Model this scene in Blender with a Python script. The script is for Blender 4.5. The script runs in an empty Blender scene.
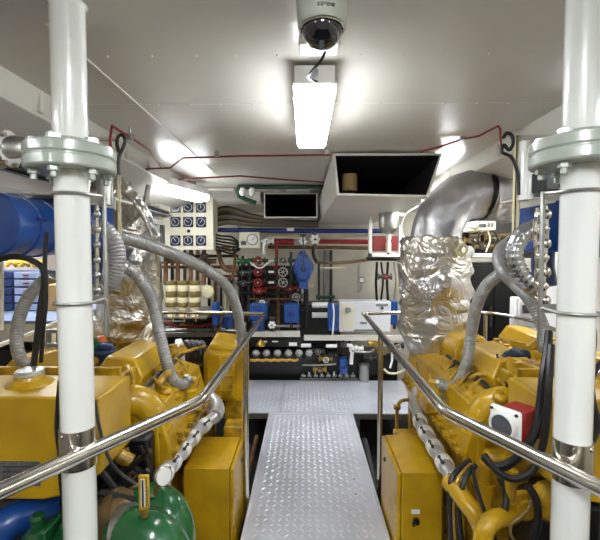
import bpy, math, random
from mathutils import Vector, Matrix, noise, Euler
random.seed(7)
PI = math.pi
SC = bpy.context.scene
COL = SC.collection

# ---------------------------------------------------------------- camera
FPX = 400.0
PITCH = math.atan(18/FPX); YAW = math.atan(5/FPX)
cam_d = bpy.data.cameras.new('camera'); cam = bpy.data.objects.new('camera', cam_d); COL.objects.link(cam)
cam_d.sensor_width = 36; cam_d.sensor_fit = 'HORIZONTAL'; cam_d.lens = 36*FPX/600; cam_d.clip_start = .02
CAMZ = 1.5
cam.location = (0, 0, CAMZ); cam.rotation_euler = (PI/2-PITCH, 0, YAW)
SC.camera = cam
_R = Euler((PI/2-PITCH, 0, YAW)).to_matrix()
def P(px, py, Y):
    """the point of the room at depth Y (metres along the walkway) seen at photo pixel px, py"""
    d = _R @ Vector(((px-300)/FPX, (270-py)/FPX, -1.0))
    return Vector((0, 0, CAMZ)) + d*(Y/d.y)

# ---------------------------------------------------------------- world, exposure
w = bpy.data.worlds.new('world'); SC.world = w; w.use_nodes = True
w.node_tree.nodes['Background'].inputs[0].default_value = (.8, .85, 1, 1)
w.node_tree.nodes['Background'].inputs[1].default_value = .05
SC.view_settings.view_transform = 'Standard'; SC.view_settings.look = 'None'
SC.view_settings.exposure = 1.1; SC.view_settings.gamma = 1; SC.view_settings.use_curve_mapping = False
LAMP = 13.0        # emission of the fluorescent diffusers

# ---------------------------------------------------------------- materials
def srgb(r, g, b):
    f = lambda c: ((c/255+.055)/1.055)**2.4 if c > 10 else c/255/12.92
    return (f(r), f(g), f(b), 1)
def mat(name, rgb, rough=.5, metal=0, bump=None, var=0, coat=0, emit=0, vscale=3, mottle=None):
    m = bpy.data.materials.new(name); m.use_nodes = True
    nt = m.node_tree; b = nt.nodes['Principled BSDF']
    c = srgb(*rgb)
    b.inputs['Base Color'].default_value = c
    b.inputs['Roughness'].default_value = rough
    b.inputs['Metallic'].default_value = metal
    b.inputs['Coat Weight'].default_value = coat
    b.inputs['Coat Roughness'].default_value = .12
    tc = nt.nodes.new('ShaderNodeTexCoord')
    if var:
        n = nt.nodes.new('ShaderNodeTexNoise'); n.inputs['Scale'].default_value = vscale; n.inputs['Detail'].default_value = 5
        nt.links.new(tc.outputs['Object'], n.inputs['Vector'])
        mx = nt.nodes.new('ShaderNodeMix'); mx.data_type = 'RGBA'
        mx.inputs[6].default_value = tuple(min(1, x*(1+var)) for x in c[:3])+(1,)
        d = srgb(*mottle) if mottle else tuple(x*(1-var) for x in c[:3])+(1,)
        mx.inputs[7].default_value = d
        rp = nt.nodes.new('ShaderNodeMapRange'); rp.inputs[1].default_value = .35; rp.inputs[2].default_value = .7
        nt.links.new(n.outputs['Fac'], rp.inputs[0]); nt.links.new(rp.outputs[0], mx.inputs[0])
        nt.links.new(mx.outputs[2], b.inputs['Base Color'])
        r2 = nt.nodes.new('ShaderNodeMapRange'); r2.inputs[3].default_value = rough*.8; r2.inputs[4].default_value = min(1, rough*1.3)
        nt.links.new(n.outputs['Fac'], r2.inputs[0]); nt.links.new(r2.outputs[0], b.inputs['Roughness'])
    if bump:
        s, k = bump[:2]
        n = nt.nodes.new('ShaderNodeTexNoise'); n.inputs['Scale'].default_value = s; n.inputs['Detail'].default_value = 4
        nt.links.new(tc.outputs['Object'], n.inputs['Vector'])
        bp = nt.nodes.new('ShaderNodeBump'); bp.inputs['Strength'].default_value = k; bp.inputs['Distance'].default_value = .02
        nt.links.new(n.outputs['Fac'], bp.inputs['Height']); nt.links.new(bp.outputs['Normal'], b.inputs['Normal'])
    if emit:
        b.inputs['Emission Color'].default_value = c; b.inputs['Emission Strength'].default_value = emit
    return m
MT = dict(
    yellow=mat('yellow_paint', (186, 148, 18), .3, var=.1, coat=.3, mottle=(166, 128, 14), vscale=5, bump=(9, .05)),
    yellow2=mat('yellow_cast_paint', (180, 142, 22), .38, var=.22, coat=.25, mottle=(112, 84, 16), vscale=14, bump=(30, .25)),  # dark mottle deepened to add contrast on the castings
    white=mat('white_gloss_paint', (234, 236, 233), .2, coat=.4, bump=(3, .04)),
    flange=mat('grey_gloss_paint', (168, 176, 166), .25, coat=.4, bump=(14, .1)),
    steel=mat('polished_stainless', (200, 196, 188), .2, 1, bump=(10, .04)),
    galv=mat('galvanised_steel', (170, 170, 166), .4, 1, var=.15, vscale=20),
    hose=mat('grey_hose', (146, 146, 144), .42, .35, var=.15, vscale=20),
    ribhose=mat('shiny_ribbed_hose', (180, 182, 186), .22, .9),
    foil_smooth=mat('smooth_foil', (186, 186, 190), .4, 1, var=.06, vscale=2, bump=(7, .8)),
    foil=mat('crumpled_foil', (196, 195, 196), .3, 1, var=.08, vscale=2, mottle=(214, 204, 182)),
    plate=mat('aluminium_tread_plate', (222, 225, 236), .34, .5, var=.12, vscale=2.5, bump=(60, .08)),
    ceil=mat('ceiling_paint', (206, 202, 194), .3, bump=(1.6, .06)),
    trim=mat('pale_trim_paint', (208, 206, 198), .35, bump=(6, .05)),
    wall=mat('cream_wall_paint', (212, 206, 190), .5, var=.2, vscale=2, bump=(4, .05)),
    wallg=mat('brown_grey_wall', (160, 150, 140), .5, var=.1),
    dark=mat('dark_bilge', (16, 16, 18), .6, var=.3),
    black=mat('black_rubber', (22, 22, 24), .42),
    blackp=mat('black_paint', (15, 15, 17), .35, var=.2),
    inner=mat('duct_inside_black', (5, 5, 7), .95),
    blue=mat('blue_paint', (26, 72, 146), .3, coat=.3),
    dblue=mat('navy_plastic', (36, 56, 104), .4),
    blued=mat('blue_pipe_paint', (30, 48, 120), .4),
    red=mat('red_paint', (150, 24, 24), .4),
    dred=mat('dark_red_pipe', (126, 30, 28), .4),
    green=mat('green_gloss_paint', (28, 92, 50), .22, coat=.5, var=.1, vscale=8),
    dgreen=mat('dark_green_paint', (34, 66, 48), .4),
    brown=mat('rusty_copper', (112, 80, 52), .45, .3, var=.3, vscale=12),
    tan=mat('tan_paint', (160, 130, 84), .6, var=.1),
    cream=mat('cream_paint', (222, 214, 178), .4),
    olive=mat('olive_paint', (112, 96, 52), .5),
    cabw=mat('cabinet_cream', (226, 222, 200), .4),
    cream2=mat('white_cabinet', (226, 228, 232), .35),
    window=mat('gauge_window', (86, 88, 96), .08, coat=.8),
    glass=mat('dial_dark_glass', (34, 38, 58), .12, coat=.8),
    dial=mat('dial_face', (170, 174, 190), .4),
    dialw=mat('dial_white', (226, 226, 222), .4),
    tag=mat('label_white', (232, 232, 228), .5),
    metp=mat('name_plate', (128, 132, 134), .35, .7, var=.2, vscale=60),
    seam=mat('seam_white', (236, 234, 226), .4),
    camg=mat('camera_grey', (182, 188, 178), .4),
    dome=mat('smoked_dome', (16, 18, 24), .05, coat=1),
    orange=mat('orange_plastic', (214, 92, 30), .4),
    dkgrey=mat('dark_grey_metal', (78, 78, 78), .4, .5, var=.2),
    midg=mat('mid_grey_paint', (120, 124, 130), .4),
    bench=mat('bench_top_blue_grey', (118, 132, 160), .4),
    bin=mat('clear_drawer', (150, 164, 196), .25, coat=.4),
    sleeve=mat('aluminium_sleeve', (196, 196, 198), .35, .55, var=.1, vscale=20),
    cap=mat('cap_silver', (200, 204, 206), .35, .8, var=.3, vscale=60),
    wht=mat('white_plastic', (238, 238, 236), .35),
    brass=mat('dull_brass', (170, 136, 60), .35, .7, var=.2, vscale=20),
    lamp=mat('lamp_diffuser', (246, 250, 252), .4, emit=LAMP),
    lamp_mid=mat('lamp_diffuser_bright', (246, 250, 252), .4, emit=LAMP*1.3),
    lamp_strong=mat('lamp_diffuser_strong', (246, 250, 252), .4, emit=LAMP*2.6),
    bronze=mat('weathered_bronze', (118, 96, 62), .4, .4, var=.2, vscale=14),
    plastic_grey=mat('grey_plastic', (150, 152, 150), .5),
    bluebag=mat('teal_black_cloth', (30, 44, 66), .7, var=.3),
)
# crumpled foil gets facets as well as noise
def crumple(m, s=4.5, k=.35):
    nt = m.node_tree; b = nt.nodes['Principled BSDF']
    tc = nt.nodes.new('ShaderNodeTexCoord')
    n = nt.nodes.new('ShaderNodeTexNoise'); n.inputs['Scale'].default_value = s; n.inputs['Detail'].default_value = 3; n.inputs['Distortion'].default_value = 1.4
    v = nt.nodes.new('ShaderNodeTexVoronoi'); v.inputs['Scale'].default_value = s*1.4; v.feature = 'F1'
    nt.links.new(tc.outputs['Object'], n.inputs['Vector'])
    nt.links.new(n.outputs['Color'], v.inputs['Vector'])
    ad = nt.nodes.new('ShaderNodeMath'); ad.operation = 'ADD'
    nt.links.new(n.outputs['Fac'], ad.inputs[0]); nt.links.new(v.outputs['Distance'], ad.inputs[1])
    bp = nt.nodes.new('ShaderNodeBump'); bp.inputs['Strength'].default_value = k; bp.inputs['Distance'].default_value = .03
    nt.links.new(ad.outputs[0], bp.inputs['Height']); nt.links.new(bp.outputs['Normal'], b.inputs['Normal'])
crumple(MT['foil'])

# ---------------------------------------------------------------- mesh builder
def basis(ax):
    ax = Vector(ax).normalized()
    t = Vector((0, 0, 1)) if abs(ax.z) < .9 else Vector((1, 0, 0))
    u = ax.cross(t).normalized(); return u, ax.cross(u).normalized(), ax
class MB:
    def __init__(s): s.v = []; s.f = []
    def add(s, vs, fs):
        o = len(s.v); s.v += [Vector(a) for a in vs]; s.f += [tuple(i+o for i in f) for f in fs]; return s
    def box(s, x0, x1, y0, y1, z0, z1):
        vs = [(x, y, z) for x in (x0, x1) for y in (y0, y1) for z in (z0, z1)]
        return s.add(vs, [(0, 1, 3, 2), (4, 6, 7, 5), (0, 4, 5, 1), (2, 3, 7, 6), (0, 2, 6, 4), (1, 5, 7, 3)])
    def obox(s, c, size, eul=(0, 0, 0)):
        R = Euler(eul).to_matrix(); c = Vector(c); h = [q/2 for q in size]
        vs = [c+R @ Vector((x, y, z)) for x in (-h[0], h[0]) for y in (-h[1], h[1]) for z in (-h[2], h[2])]
        return s.add(vs, [(0, 1, 3, 2), (4, 6, 7, 5), (0, 4, 5, 1), (2, 3, 7, 6), (0, 2, 6, 4), (1, 5, 7, 3)])
    def lathe(s, prof, o, ax=(0, 0, 1), n=20, caps=True):
        u, v, a = basis(ax); o = Vector(o); vs = []; k = len(prof)
        for r, h in prof:
            for i in range(n):
                t = 2*PI*i/n; vs.append(o+a*h+(u*math.cos(t)+v*math.sin(t))*max(r, 1e-5))
        fs = [(j*n+i, j*n+(i+1) % n, (j+1)*n+(i+1) % n, (j+1)*n+i) for j in range(k-1) for i in range(n)]
        if caps: fs += [tuple(range(n))[::-1], tuple((k-1)*n+i for i in range(n))]
        return s.add(vs, fs)
    def cyl(s, p0, p1, r0, r1=None, n=16):
        p0 = Vector(p0); p1 = Vector(p1); L = (p1-p0).length
        return s.lathe([(r0, 0), (r0 if r1 is None else r1, L)], p0, p1-p0, n)
    def tube(s, pts, r, n=10, smooth=6, ribs=None):
        pts = [Vector(p) for p in pts]
        if smooth and len(pts) > 2:
            q = [pts[0]*2-pts[1]]+pts+[pts[-1]*2-pts[-2]]; out = []
            for i in range(1, len(q)-2):
                for k in range(smooth):
                    t = k/smooth; a, b, c, d = q[i-1:i+3]
                    out.append(.5*((2*b)+(c-a)*t+(2*a-5*b+4*c-d)*t*t+(3*b-a-3*c+d)*t**3))
            pts = out+[pts[-1]]
        if ribs:
            out = []
            for a, b in zip(pts, pts[1:]):
                m = max(1, int((b-a).length/(ribs/4)))
                out += [a.lerp(b, k/m) for k in range(m)]
            pts = out+[pts[-1]]
        rs = r if callable(r) else (lambda t: r)
        N = len(pts); vs = []; u = None; dist = 0
        for i, p in enumerate(pts):
            d = (pts[min(i+1, N-1)]-pts[max(i-1, 0)]).normalized()
            if i: dist += (p-pts[i-1]).length
            if u is None: u, v, _ = basis(d)
            u = (u-d*u.dot(d)).normalized(); v = d.cross(u)
            rr = rs(i/(N-1))
            if ribs: rr *= 1+.045*math.sin(2*PI*dist/ribs)
            vs += [p+(u*math.cos(2*PI*k/n)+v*math.sin(2*PI*k/n))*rr for k in range(n)]
        fs = [(j*n+i, j*n+(i+1) % n, (j+1)*n+(i+1) % n, (j+1)*n+i) for j in range(N-1) for i in range(n)]
        fs += [tuple(range(n))[::-1], tuple((N-1)*n+i for i in range(n))]
        return s.add(vs, fs)
    def sphere(s, c, r, sc=(1, 1, 1), n=16, half=None):
        vs = []; c = Vector(c); m = n//2
        for j in range(m+1):
            ph = PI*j/m
            for i in range(n):
                t = 2*PI*i/n
                vs.append(c+Vector((math.sin(ph)*math.cos(t)*sc[0], math.sin(ph)*math.sin(t)*sc[1], math.cos(ph)*sc[2]))*r)
        return s.add(vs, [(j*n+i, (j+1)*n+i, (j+1)*n+(i+1) % n, j*n+(i+1) % n) for j in range(m) for i in range(n)])
    def torus(s, c, ax, R, r, n=20, m=6):
        u, v, a = basis(ax); c = Vector(c); vs = []
        for i in range(n):
            t = 2*PI*i/n; e = u*math.cos(t)+v*math.sin(t)
            for k in range(m):
                q = 2*PI*k/m; vs.append(c+e*(R+r*math.cos(q))+a*r*math.sin(q))
        return s.add(vs, [(i*m+k, ((i+1) % n)*m+k, ((i+1) % n)*m+(k+1) % m, i*m+(k+1) % m) for i in range(n) for k in range(m)])
    def prism(s, poly, d):
        """poly: list of 3-D points, swept by vector d"""
        poly = [Vector(p) for p in poly]; d = Vector(d); n = len(poly)
        return s.add(poly+[p+d for p in poly], [tuple(range(n)), tuple(range(n, 2*n))[::-1]]+[(i, (i+1) % n, n+(i+1) % n, n+i) for i in range(n)])
    def loft(s, A, B):
        A = [Vector(p) for p in A]; B = [Vector(p) for p in B]; n = len(A)
        return s.add(A+B, [tuple(range(n)), tuple(range(n, 2*n))[::-1]]+[(i, (i+1) % n, n+(i+1) % n, n+i) for i in range(n)])
    def build(s, name, m, parent=None, bevel=0, label=None, sharp=38, origin=None):
        me = bpy.data.meshes.new(name)
        if parent is None:
            xs = [v.x for v in s.v]; ys = [v.y for v in s.v]
            o = Vector(((min(xs)+max(xs))/2, (min(ys)+max(ys))/2, min(v.z for v in s.v)))
        else:
            o = Vector(parent['_o']) if '_o' in parent else parent.location
        me.from_pydata([v-o for v in s.v], [], s.f); me.validate()
        import bmesh
        bm = bmesh.new(); bm.from_mesh(me); bmesh.ops.recalc_face_normals(bm, faces=bm.faces); bm.to_mesh(me); bm.free()
        me.polygons.foreach_set('use_smooth', [True]*len(me.polygons)); me.set_sharp_from_angle(angle=math.radians(sharp))
        me.materials.append(MT[m] if isinstance(m, str) else m)
        ob = bpy.data.objects.new(name, me); COL.objects.link(ob)
        if parent is None: ob.location = o
        else: ob.parent = parent
        ob['_o'] = tuple(o)
        if bevel:
            b = ob.modifiers.new('bevel', 'BEVEL'); b.width = bevel; b.segments = 2; b.limit_method = 'ANGLE'; b.angle_limit = math.radians(40)
        if label: ob['label'] = label
        return ob
def tag(o, label, cat, group=None):
    o['label'] = label; o['category'] = cat
    if group: o['group'] = group
    return o
def thing(name, label, cat, loc, group=None):
    o = bpy.data.objects.new(name, None); COL.objects.link(o); o.location = loc; o.empty_display_size = .05
    o['_o'] = tuple(loc); return tag(o, label, cat, group)
def struct(name, mb, m, bevel=0):
    o = mb.build(name, m, None, bevel); o['kind'] = 'structure'; return o
def one(name, mb, m, label, cat, group=None, bevel=0):
    return tag(mb.build(name, m, None, bevel), label, cat, group)
def copy_tree(o, parent=None):
    c = o.copy(); COL.objects.link(c); c.parent = parent
    for ch in list(o.children): copy_tree(ch, c)
    return c
def place_copy(o, loc, label, group=None):
    c = copy_tree(o); c.location = loc; c['label'] = label
    if group: c['group'] = group
    return c
# ================================================================ THE SETTING
XL, XR, YB, YF, ZF, ZC = -2.35, 2.45, 5.35, -2.4, -.45, 2.15
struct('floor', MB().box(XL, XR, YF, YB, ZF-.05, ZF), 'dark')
c = MB().box(XL, XR, YF, YB, ZC, ZC+.05)
studs = []
for y in (-.35, 1.35, 1.79, 2.3, 2.9, 3.6):                         # weld studs dotting the ceiling plates
    k = -6
    while k*.14 < 1.05:
        studs.append((.05+k*.14+random.uniform(-.01, .01), y)); k += 1
struct('ceiling', c, 'ceil')
struct('trim_1', MB().box(XL, XR, .55, 1.14, ZC-.012, ZC-.0005), 'ceil', .002)      # doubler plate across the ceiling by the pillars
m = MB()                                                            # thin bright sealant lines and paint-filled weld studs
for x, y in studs:
    if y > 1.2: m.sphere((x, y, ZC-.001), .0042, n=6)
for x in (-.735,): m.box(x-.004, x+.004, 1.14, 4.3, ZC-.004, ZC-.0005)
m.box(-1.0, 1.1, 1.78, 1.783, ZC-.002, ZC-.0005).box(-1.0, 1.1, 3.0, 3.004, ZC-.002, ZC-.0005)
struct('trim_2', m, 'seam')
def girder(n, s, x0):
    sx = lambda x: x if s < 0 else .075-x
    m = MB().loft([(sx(-1.06), -.5, ZC), (sx(-1.10), -.5, ZC), (sx(-1.12), -.5, 2.06), (sx(-1.08), -.5, 2.06)],
                  [(sx(-1.06), 4.3, ZC), (sx(-1.10), 4.3, ZC), (sx(-1.12), 4.3, 2.06), (sx(-1.08), 4.3, 2.06)])
    m.loft([(sx(-1.08), -.5, 2.07), (sx(-1.36), -.5, 1.975), (sx(-1.36), -.5, 1.955), (sx(-1.08), -.5, 2.05)],
           [(sx(-1.08), 4.3, 2.07), (sx(-1.36), 4.3, 1.975), (sx(-1.36), 4.3, 1.955), (sx(-1.08), 4.3, 2.05)])
    for y in (1.62, 2.4, 3.2): m.box(min(sx(-1.075), sx(-1.06)), max(sx(-1.075), sx(-1.06)), y, y+.02, 2.06, ZC-.001)
    struct(n, m, 'trim', .003)
girder('trim_3', -1, 0); girder('trim_4', 1, 0)
struct('trim_5', MB().box(-1.5, -.48, 4.32, 4.40, 2.04, ZC-.001).box(-1.5, -.48, 4.40, YB, 2.03, 2.05), 'trim', .004)
struct('trim_6', MB().box(1.02, 1.55, 4.32, 4.40, 2.04, ZC-.001).box(1.02, 1.55, 4.40, YB, 2.03, 2.05), 'trim', .004)
struct('wall_left', MB().box(XL-.05, XL, YF, YB, ZF, ZC), 'wallg')
struct('wall_right', MB().box(XR, XR+.05, YF, YB, ZF, ZC), 'wall')
m = MB().box(XL, XR, YB, YB+.05, ZF, ZC)
for x in (-.9, -.35, .16, .72): m.box(x, x+.012, YB-.012, YB, .4, ZC)
struct('wall_back', m, 'wall')
struct('wall_front', MB().box(XL, XR, YF-.05, YF, ZF, ZC), 'wall')

# ================================================================ WALKWAY
def treads(m, x0, x1, y0, y1, z, s=.042):
    """raised lozenges of tread plate, alternately slanted, as real relief"""
    nx = int((x1-x0)/s); ny = int((y1-y0)/s); ox = (x1-x0-(nx-1)*s)/2; oy = (y1-y0-(ny-1)*s)/2
    for i in range(nx):
        for j in range(ny):
            cx = x0+ox+i*s; cy = y0+oy+j*s; a = (PI/4 if (i+j) % 2 else -PI/4)
            ca, sa = math.cos(a), math.sin(a); L, W = .018, .0062
            vs = []
            for lx, ly, lz in ((-L, 0, 0), (0, -W, 0), (L, 0, 0), (0, W, 0), (-L*.35, 0, .0022), (L*.35, 0, .0022)):
                vs.append((cx+lx*ca-ly*sa, cy+lx*sa+ly*ca, z+lz*1.5))
            m.add(vs, [(0, 1, 4), (1, 2, 5, 4), (2, 3, 5), (3, 0, 4, 5)])
wk = thing('walkway', 'long aluminium tread-plate gangway running away between the two engines', 'walkway', (.05, 2.3, ZF))
m = MB().box(-.32, .42, .9, 3.655, -.006, 0); treads(m, -.305, .405, 1.3, 3.64, 0); m.build('tread_plate', 'plate', wk)
MB().box(-.335, -.32, .9, 3.655, -.06, .006).build('side_rail', 'plate', wk, .002)
MB().box(.42, .445, .9, 3.655, -.06, .006).build('side_rail', 'plate', wk, .002)
for y in (1.2, 2.3, 3.4):
    for x in (-.30, .38): MB().box(x, x+.04, y, y+.04, ZF, -.006).build('leg', 'galv', wk)
for (px, py) in ((349, 449), (354, 479), (356, 494)):
    p = P(px, py, 1.5); d = (p-Vector((0, 0, CAMZ))); p = Vector((0, 0, CAMZ))+d*(-CAMZ/d.z)
    MB().cyl(p, p+Vector((0, 0, .002)), .006, n=8).build('drain_hole', 'black', wk)
pf = thing('cross_platform', 'aluminium tread-plate platform lying crosswise at the far end of the gangway', 'platform', (.1, 4.1, ZF))
m = MB().box(-.78, -.235, 3.66, 4.62, -.006, 0); treads(m, -.77, -.245, 3.68, 4.6, 0); m.build('tread_plate', 'plate', pf)
m = MB().box(-.231, 1.15, 3.66, 4.62, -.006, 0); treads(m, -.221, 1.14, 3.68, 4.6, 0); m.build('tread_plate', 'plate', pf)
MB().box(-.78, -.34, 3.645, 3.66, -.05, .004).box(.45, 1.15, 3.645, 3.66, -.05, .004).build('edge_angle', 'galv', pf, .002)
for x in (-.66, -.60, .48, 1.0): MB().box(x, x+.035, 3.68, 3.715, ZF, -.006).build('leg', 'galv', pf)

# ================================================================ PILLARS
def pillar(X, Y, label, R=.042, zf=1.741, mir=1):
    t = thing('pillar', label, 'pillar', (X, Y, ZF))
    MB().lathe([(R, 0), (R, ZC-.0125-ZF-.012), (R+.002, ZC-.0125-ZF-.004), (R+.006, ZC-.0125-ZF)], (X, Y, ZF), n=40).build('shaft', 'white', t)
    fr = .108 if X < 0 else .113
    MB().lathe([(R+.001, 0), (fr-.004, 0), (fr, .004), (fr, .026), (fr-.004, .03), (R+.001, .03)], (X, Y, zf+.0015), n=48).build('upper_flange', 'flange', t)
    MB().lathe([(R+.001, 0), (fr-.004, 0), (fr, .004), (fr, .026), (fr-.004, .03), (R+.001, .03)], (X, Y, zf-.0315), n=48).build('lower_flange', 'flange', t)
    MB().lathe([(R+.001, 0), (fr-.005, 0), (fr-.005, .003), (R+.001, .003)], (X, Y, zf-.0015), n=48).build('gasket', 'flange', t)
    MB().lathe([(R+.012, -.0), (R+.002, .02), (R+.001, .02)], (X, Y, zf+.0315), n=32).build('weld_collar', 'flange', t)
    for k in range(6):
        a = 2*PI*k/6-PI/2+.06; x = X+math.cos(a)*.083; y = Y+math.sin(a)*.083
        m = MB().lathe([(.021, 0), (.021, .002), (.016, .002), (.016, .013), (.012, .016)], (x, y, zf+.0315), n=6)
        m.lathe([(.014, 0), (.014, -.013), (.008, -.013), (.008, -.026), (.006, -.028)], (x, y, zf-.0315), n=6)
        m.build('bolt', 'flange', t)
    return t
PLX, PRX, PY, PYR = -.613, .676, 1.053, 1.0
pillar(PLX, PY, 'white round pipe pillar left of the gangway with grey bolted flange')
pillar(PRX, PYR, 'white round pipe pillar right of the gangway with grey bolted flange', zf=1.742)

# cable brackets strapped to the pillars
def bracket(X, label, zs, side, fit):
    PY = PYR if X > 0 else globals()['PY']
    t = thing('cable_bracket', label, 'bracket', (X, PY, zs[0]-.1))
    for z in zs:
        m = MB(); pts = [(X-.052, PY+.055, z+.004)]
        for k in range(9):
            a = PI+PI*k/8; pts.append((X+.0475*math.cos(a), PY+.0475*math.sin(a), z))
        pts.append((X+.052, PY+.055, z+.004)); m.tube(pts, .0045, 8, 4); m.build('u_bolt', 'galv', t)
        for s in (-1, 1): MB().cyl((X+s*.050, PY+.048, z), (X+s*.050, PY+.066, z), .009, n=6).build('nut', 'galv', t)
    for s in (-1, 1):
        MB().box(X+s*.056-.005, X+s*.056+.005, PY+.052, PY+.062, zs[0]-.10, zs[-1]+.01).build('upright_bar', 'galv', t, .002)
    for z in zs: MB().box(X-.05, X+.05, PY+.062, PY+.068, z-.012, z+.012).build('cross_strap', 'galv', t)
    return t
bracket(PLX, 'galvanised twin-bar cable bracket strapped behind the left pillar', (1.5+(252-303)/380., 1.5+(252-195)/380.), 1, 0)
bracket(PRX, 'galvanised twin-bar cable bracket strapped behind the right pillar', (1.5+(252-309)/380., 1.5+(252-196)/380.), -1, 1)

# ================================================================ HANDRAILS
ZR = .97
def rail_side(s, label):
    L = s < 0
    t = thing('handrail', label, 'handrail', (-.36 if L else .485, 2.4, ZF))
    if L:
        a = P(-40, 515, .80); run = [Vector((-.90, .46, ZR)), Vector((-.601, .988, ZR)), Vector((-.392, 1.36, ZR)), Vector((-.374, 1.40, ZR)), Vector((-.371, 1.44, ZR)), Vector((-.345, 3.33, ZR))]
    else:
        run = [Vector((.854, .47, ZR)), Vector((.626, .964, ZR)), Vector((.479, 1.282, ZR)), Vector((.468, 1.31, ZR)), Vector((.466, 1.35, ZR)), Vector((.505, 3.33, ZR))]
    m = MB().tube(run, .0195, 16, 0); m.build('top_rail', 'steel', t)
    MB().torus(run[3], run[4]-run[2], .0195, .0014, 20, 6).build('weld_bead', 'steel', t)
    if L:
        MB().tube([(-.345, 3.33, ZR), (-.36, 3.36, ZR), (-.42, 3.38, ZR+.005), (-1.1, 3.42, ZR+.01), (-1.5, 3.42, ZR+.01)], .0165, 12, 5).build('cross_rail', 'steel', t)
        posts = [(-.356, 2.36), (-1.46, 3.42)]
    else:
        MB().tube([(.505, 3.33, ZR), (.52, 3.37, ZR), (.58, 3.42, ZR+.005), (1.45, 3.45, ZR+.01), (1.66, 3.38, ZR), (1.76, 3.15, ZR-.005), (1.72, 2.6, ZR-.01)], .0165, 12, 5).build('cross_rail', 'steel', t)
        posts = [(.486, 2.55), (1.55, 3.43)]
    for (x, y) in posts: MB().cyl((x, y, -.35 if y < 3 else .0), (x, y, ZR-.012), .0165).cyl((x, y, ZF), (x, y, -.3), .03).build('post', 'steel', t)
    # stainless clamp plate wrapped round the pillar
    X = PLX if L else PRX; PY = globals()['PY'] if L else PYR; m = MB(); n = 16
    A = []; B = []
    for rr, lst in ((.0432, A), (.0462, B)):
        for k in range(n+1):
            a = math.radians(-190+200*k/n); lst.append((X+rr*math.cos(a), PY+rr*math.sin(a)))
    zb, zt = .955-.03, .985+.045
    vs = [(x, y, z) for z in (zb, zt) for lst in (A, B) for x, y in lst]
    N = n+1; fs = []
    for k in range(n):
        fs += [(k, k+1, 2*N+k+1, 2*N+k), (N+k, 3*N+k, 3*N+k+1, N+k+1), (k, N+k, N+k+1, k+1), (2*N+k, 2*N+k+1, 3*N+k+1, 3*N+k)]
    fs += [(0, 2*N, 3*N, N), (n, N+n, 3*N+n, 2*N+n)]
    m.add(vs, fs); cp = m.build('clamp_plate', 'steel', t)
    for (aa, z) in ((-118, zt-.012), (-62, zt-.012), (-118, zb+.01)):
        a = math.radians(aa); o = Vector((X+.046*math.cos(a), PY+.046*math.sin(a), z)); d = Vector((math.cos(a), math.sin(a), 0))
        MB().cyl(o, o+d*.003, .0055, n=12).build('screw', 'steel', cp)
    return t
rail_side(-1, 'polished stainless handrail left of the gangway, clamped to the left pillar')
rail_side(1, 'polished stainless handrail right of the gangway, clamped to the right pillar')

# ================================================================ CEILING LAMPS AND CAMERA
def lamp(name_label, loc, rz=0, tilt=0, L=.62, W=.135, lm='lamp'):
    t = thing('fluorescent_lamp', name_label, 'ceiling light', (0, 0, 0))
    hw = W/2
    m = MB().box(-hw+.004, hw-.004, -L/2, L/2, -.058, 0).box(-hw-.002, hw+.002, -L/2-.006, L/2+.006, -.066, -.058); m.build('housing', 'wht', t, .003)
    prof = lambda y, k: [(-hw*k, y, -.066), (-hw*.97*k, y, -.095), (-hw*.85*k, y, -.112), (hw*.85*k, y, -.112), (hw*.97*k, y, -.095), (hw*k, y, -.066)]
    MB().loft(prof(-L/2-.004, 1), prof(L/2+.004, 1)).build('diffuser', lm, t, .006)
    for y in (-.2, 0, .2):
        for s in (-1, 1): MB().box(s*hw-.004, s*hw+.004, y-.012, y+.012, -.07, -.035).build('clip', 'wht', t)
    m = MB().cyl((0.0, -L/2-.018, -.028), (0, -L/2, -.028), .012, n=12); m.build('cable_gland', 'midg', t)
    if loc[2] < ZC-.02:
        for y in (-.2, .2): MB().cyl((0, y, -.002), (0, y, ZC-loc[2]+.0), .006, n=8).build('hanger_rod', 'galv', t)
    t.location = loc; t.rotation_euler = (0, tilt, rz)
    return t
lamp('bright twin-tube fluorescent lamp hanging from the middle of the ceiling', (.033, 1.73, ZC-.01), L=.66, W=.148, lm='lamp_mid')
lamp('bright fluorescent lamp slung under the left girder above the gauge panel', (-1.05, 3.48, 2.085), rz=-.27, tilt=-.15, L=.6, lm='lamp_mid')
lamp('added fill lamp hidden in the far left corner behind the foil pipe', (-2.02, 4.6, 2.08), L=.7, lm='lamp_mid')  # added out of sight to brighten the rear bulkhead
lamp('added fill lamp hidden in the far right corner behind the foil elbow', (2.02, 4.6, 2.08), L=.7, lm='lamp_mid')  # its twin on the right, also added to lift the rear
lamp('fluorescent lamp under the right girder hidden behind the silver elbow', (1.19, 3.48, 2.085), rz=.2, tilt=.15, L=.6, lm='lamp_strong')
for x, w_ in ((-1.2, 'left'), (.05, 'middle'), (1.3, 'right')):  # added unseen lamps that brighten the pillars and foreground
    lamp('%s one of the three added fill lamps on the ceiling behind the viewer' % w_, (x, -.35, ZC-.001), L=1.0, lm='lamp_strong')
lamp('added unseen fill lamp above the left engine tank', (-1.55, .55, 2.08), L=1.2)  # added outside the frame to light the left tank and engine
lamp('added unseen fill lamp above the right engine tank', (1.65, .55, 2.08), L=1.2)  # added outside the frame to light the right tank and engine
lamp('added hidden fill lamp above the rear of the left engine', (-1.9, 2.9, 2.08), L=.9, lm='lamp_strong')  # extra hidden lamp, added to brighten the left rear
lamp('added hidden fill lamp above the rear of the right engine', (2.0, 2.7, 2.08), L=.9, lm='lamp_strong')  # extra hidden lamp, added to brighten the right rear
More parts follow.
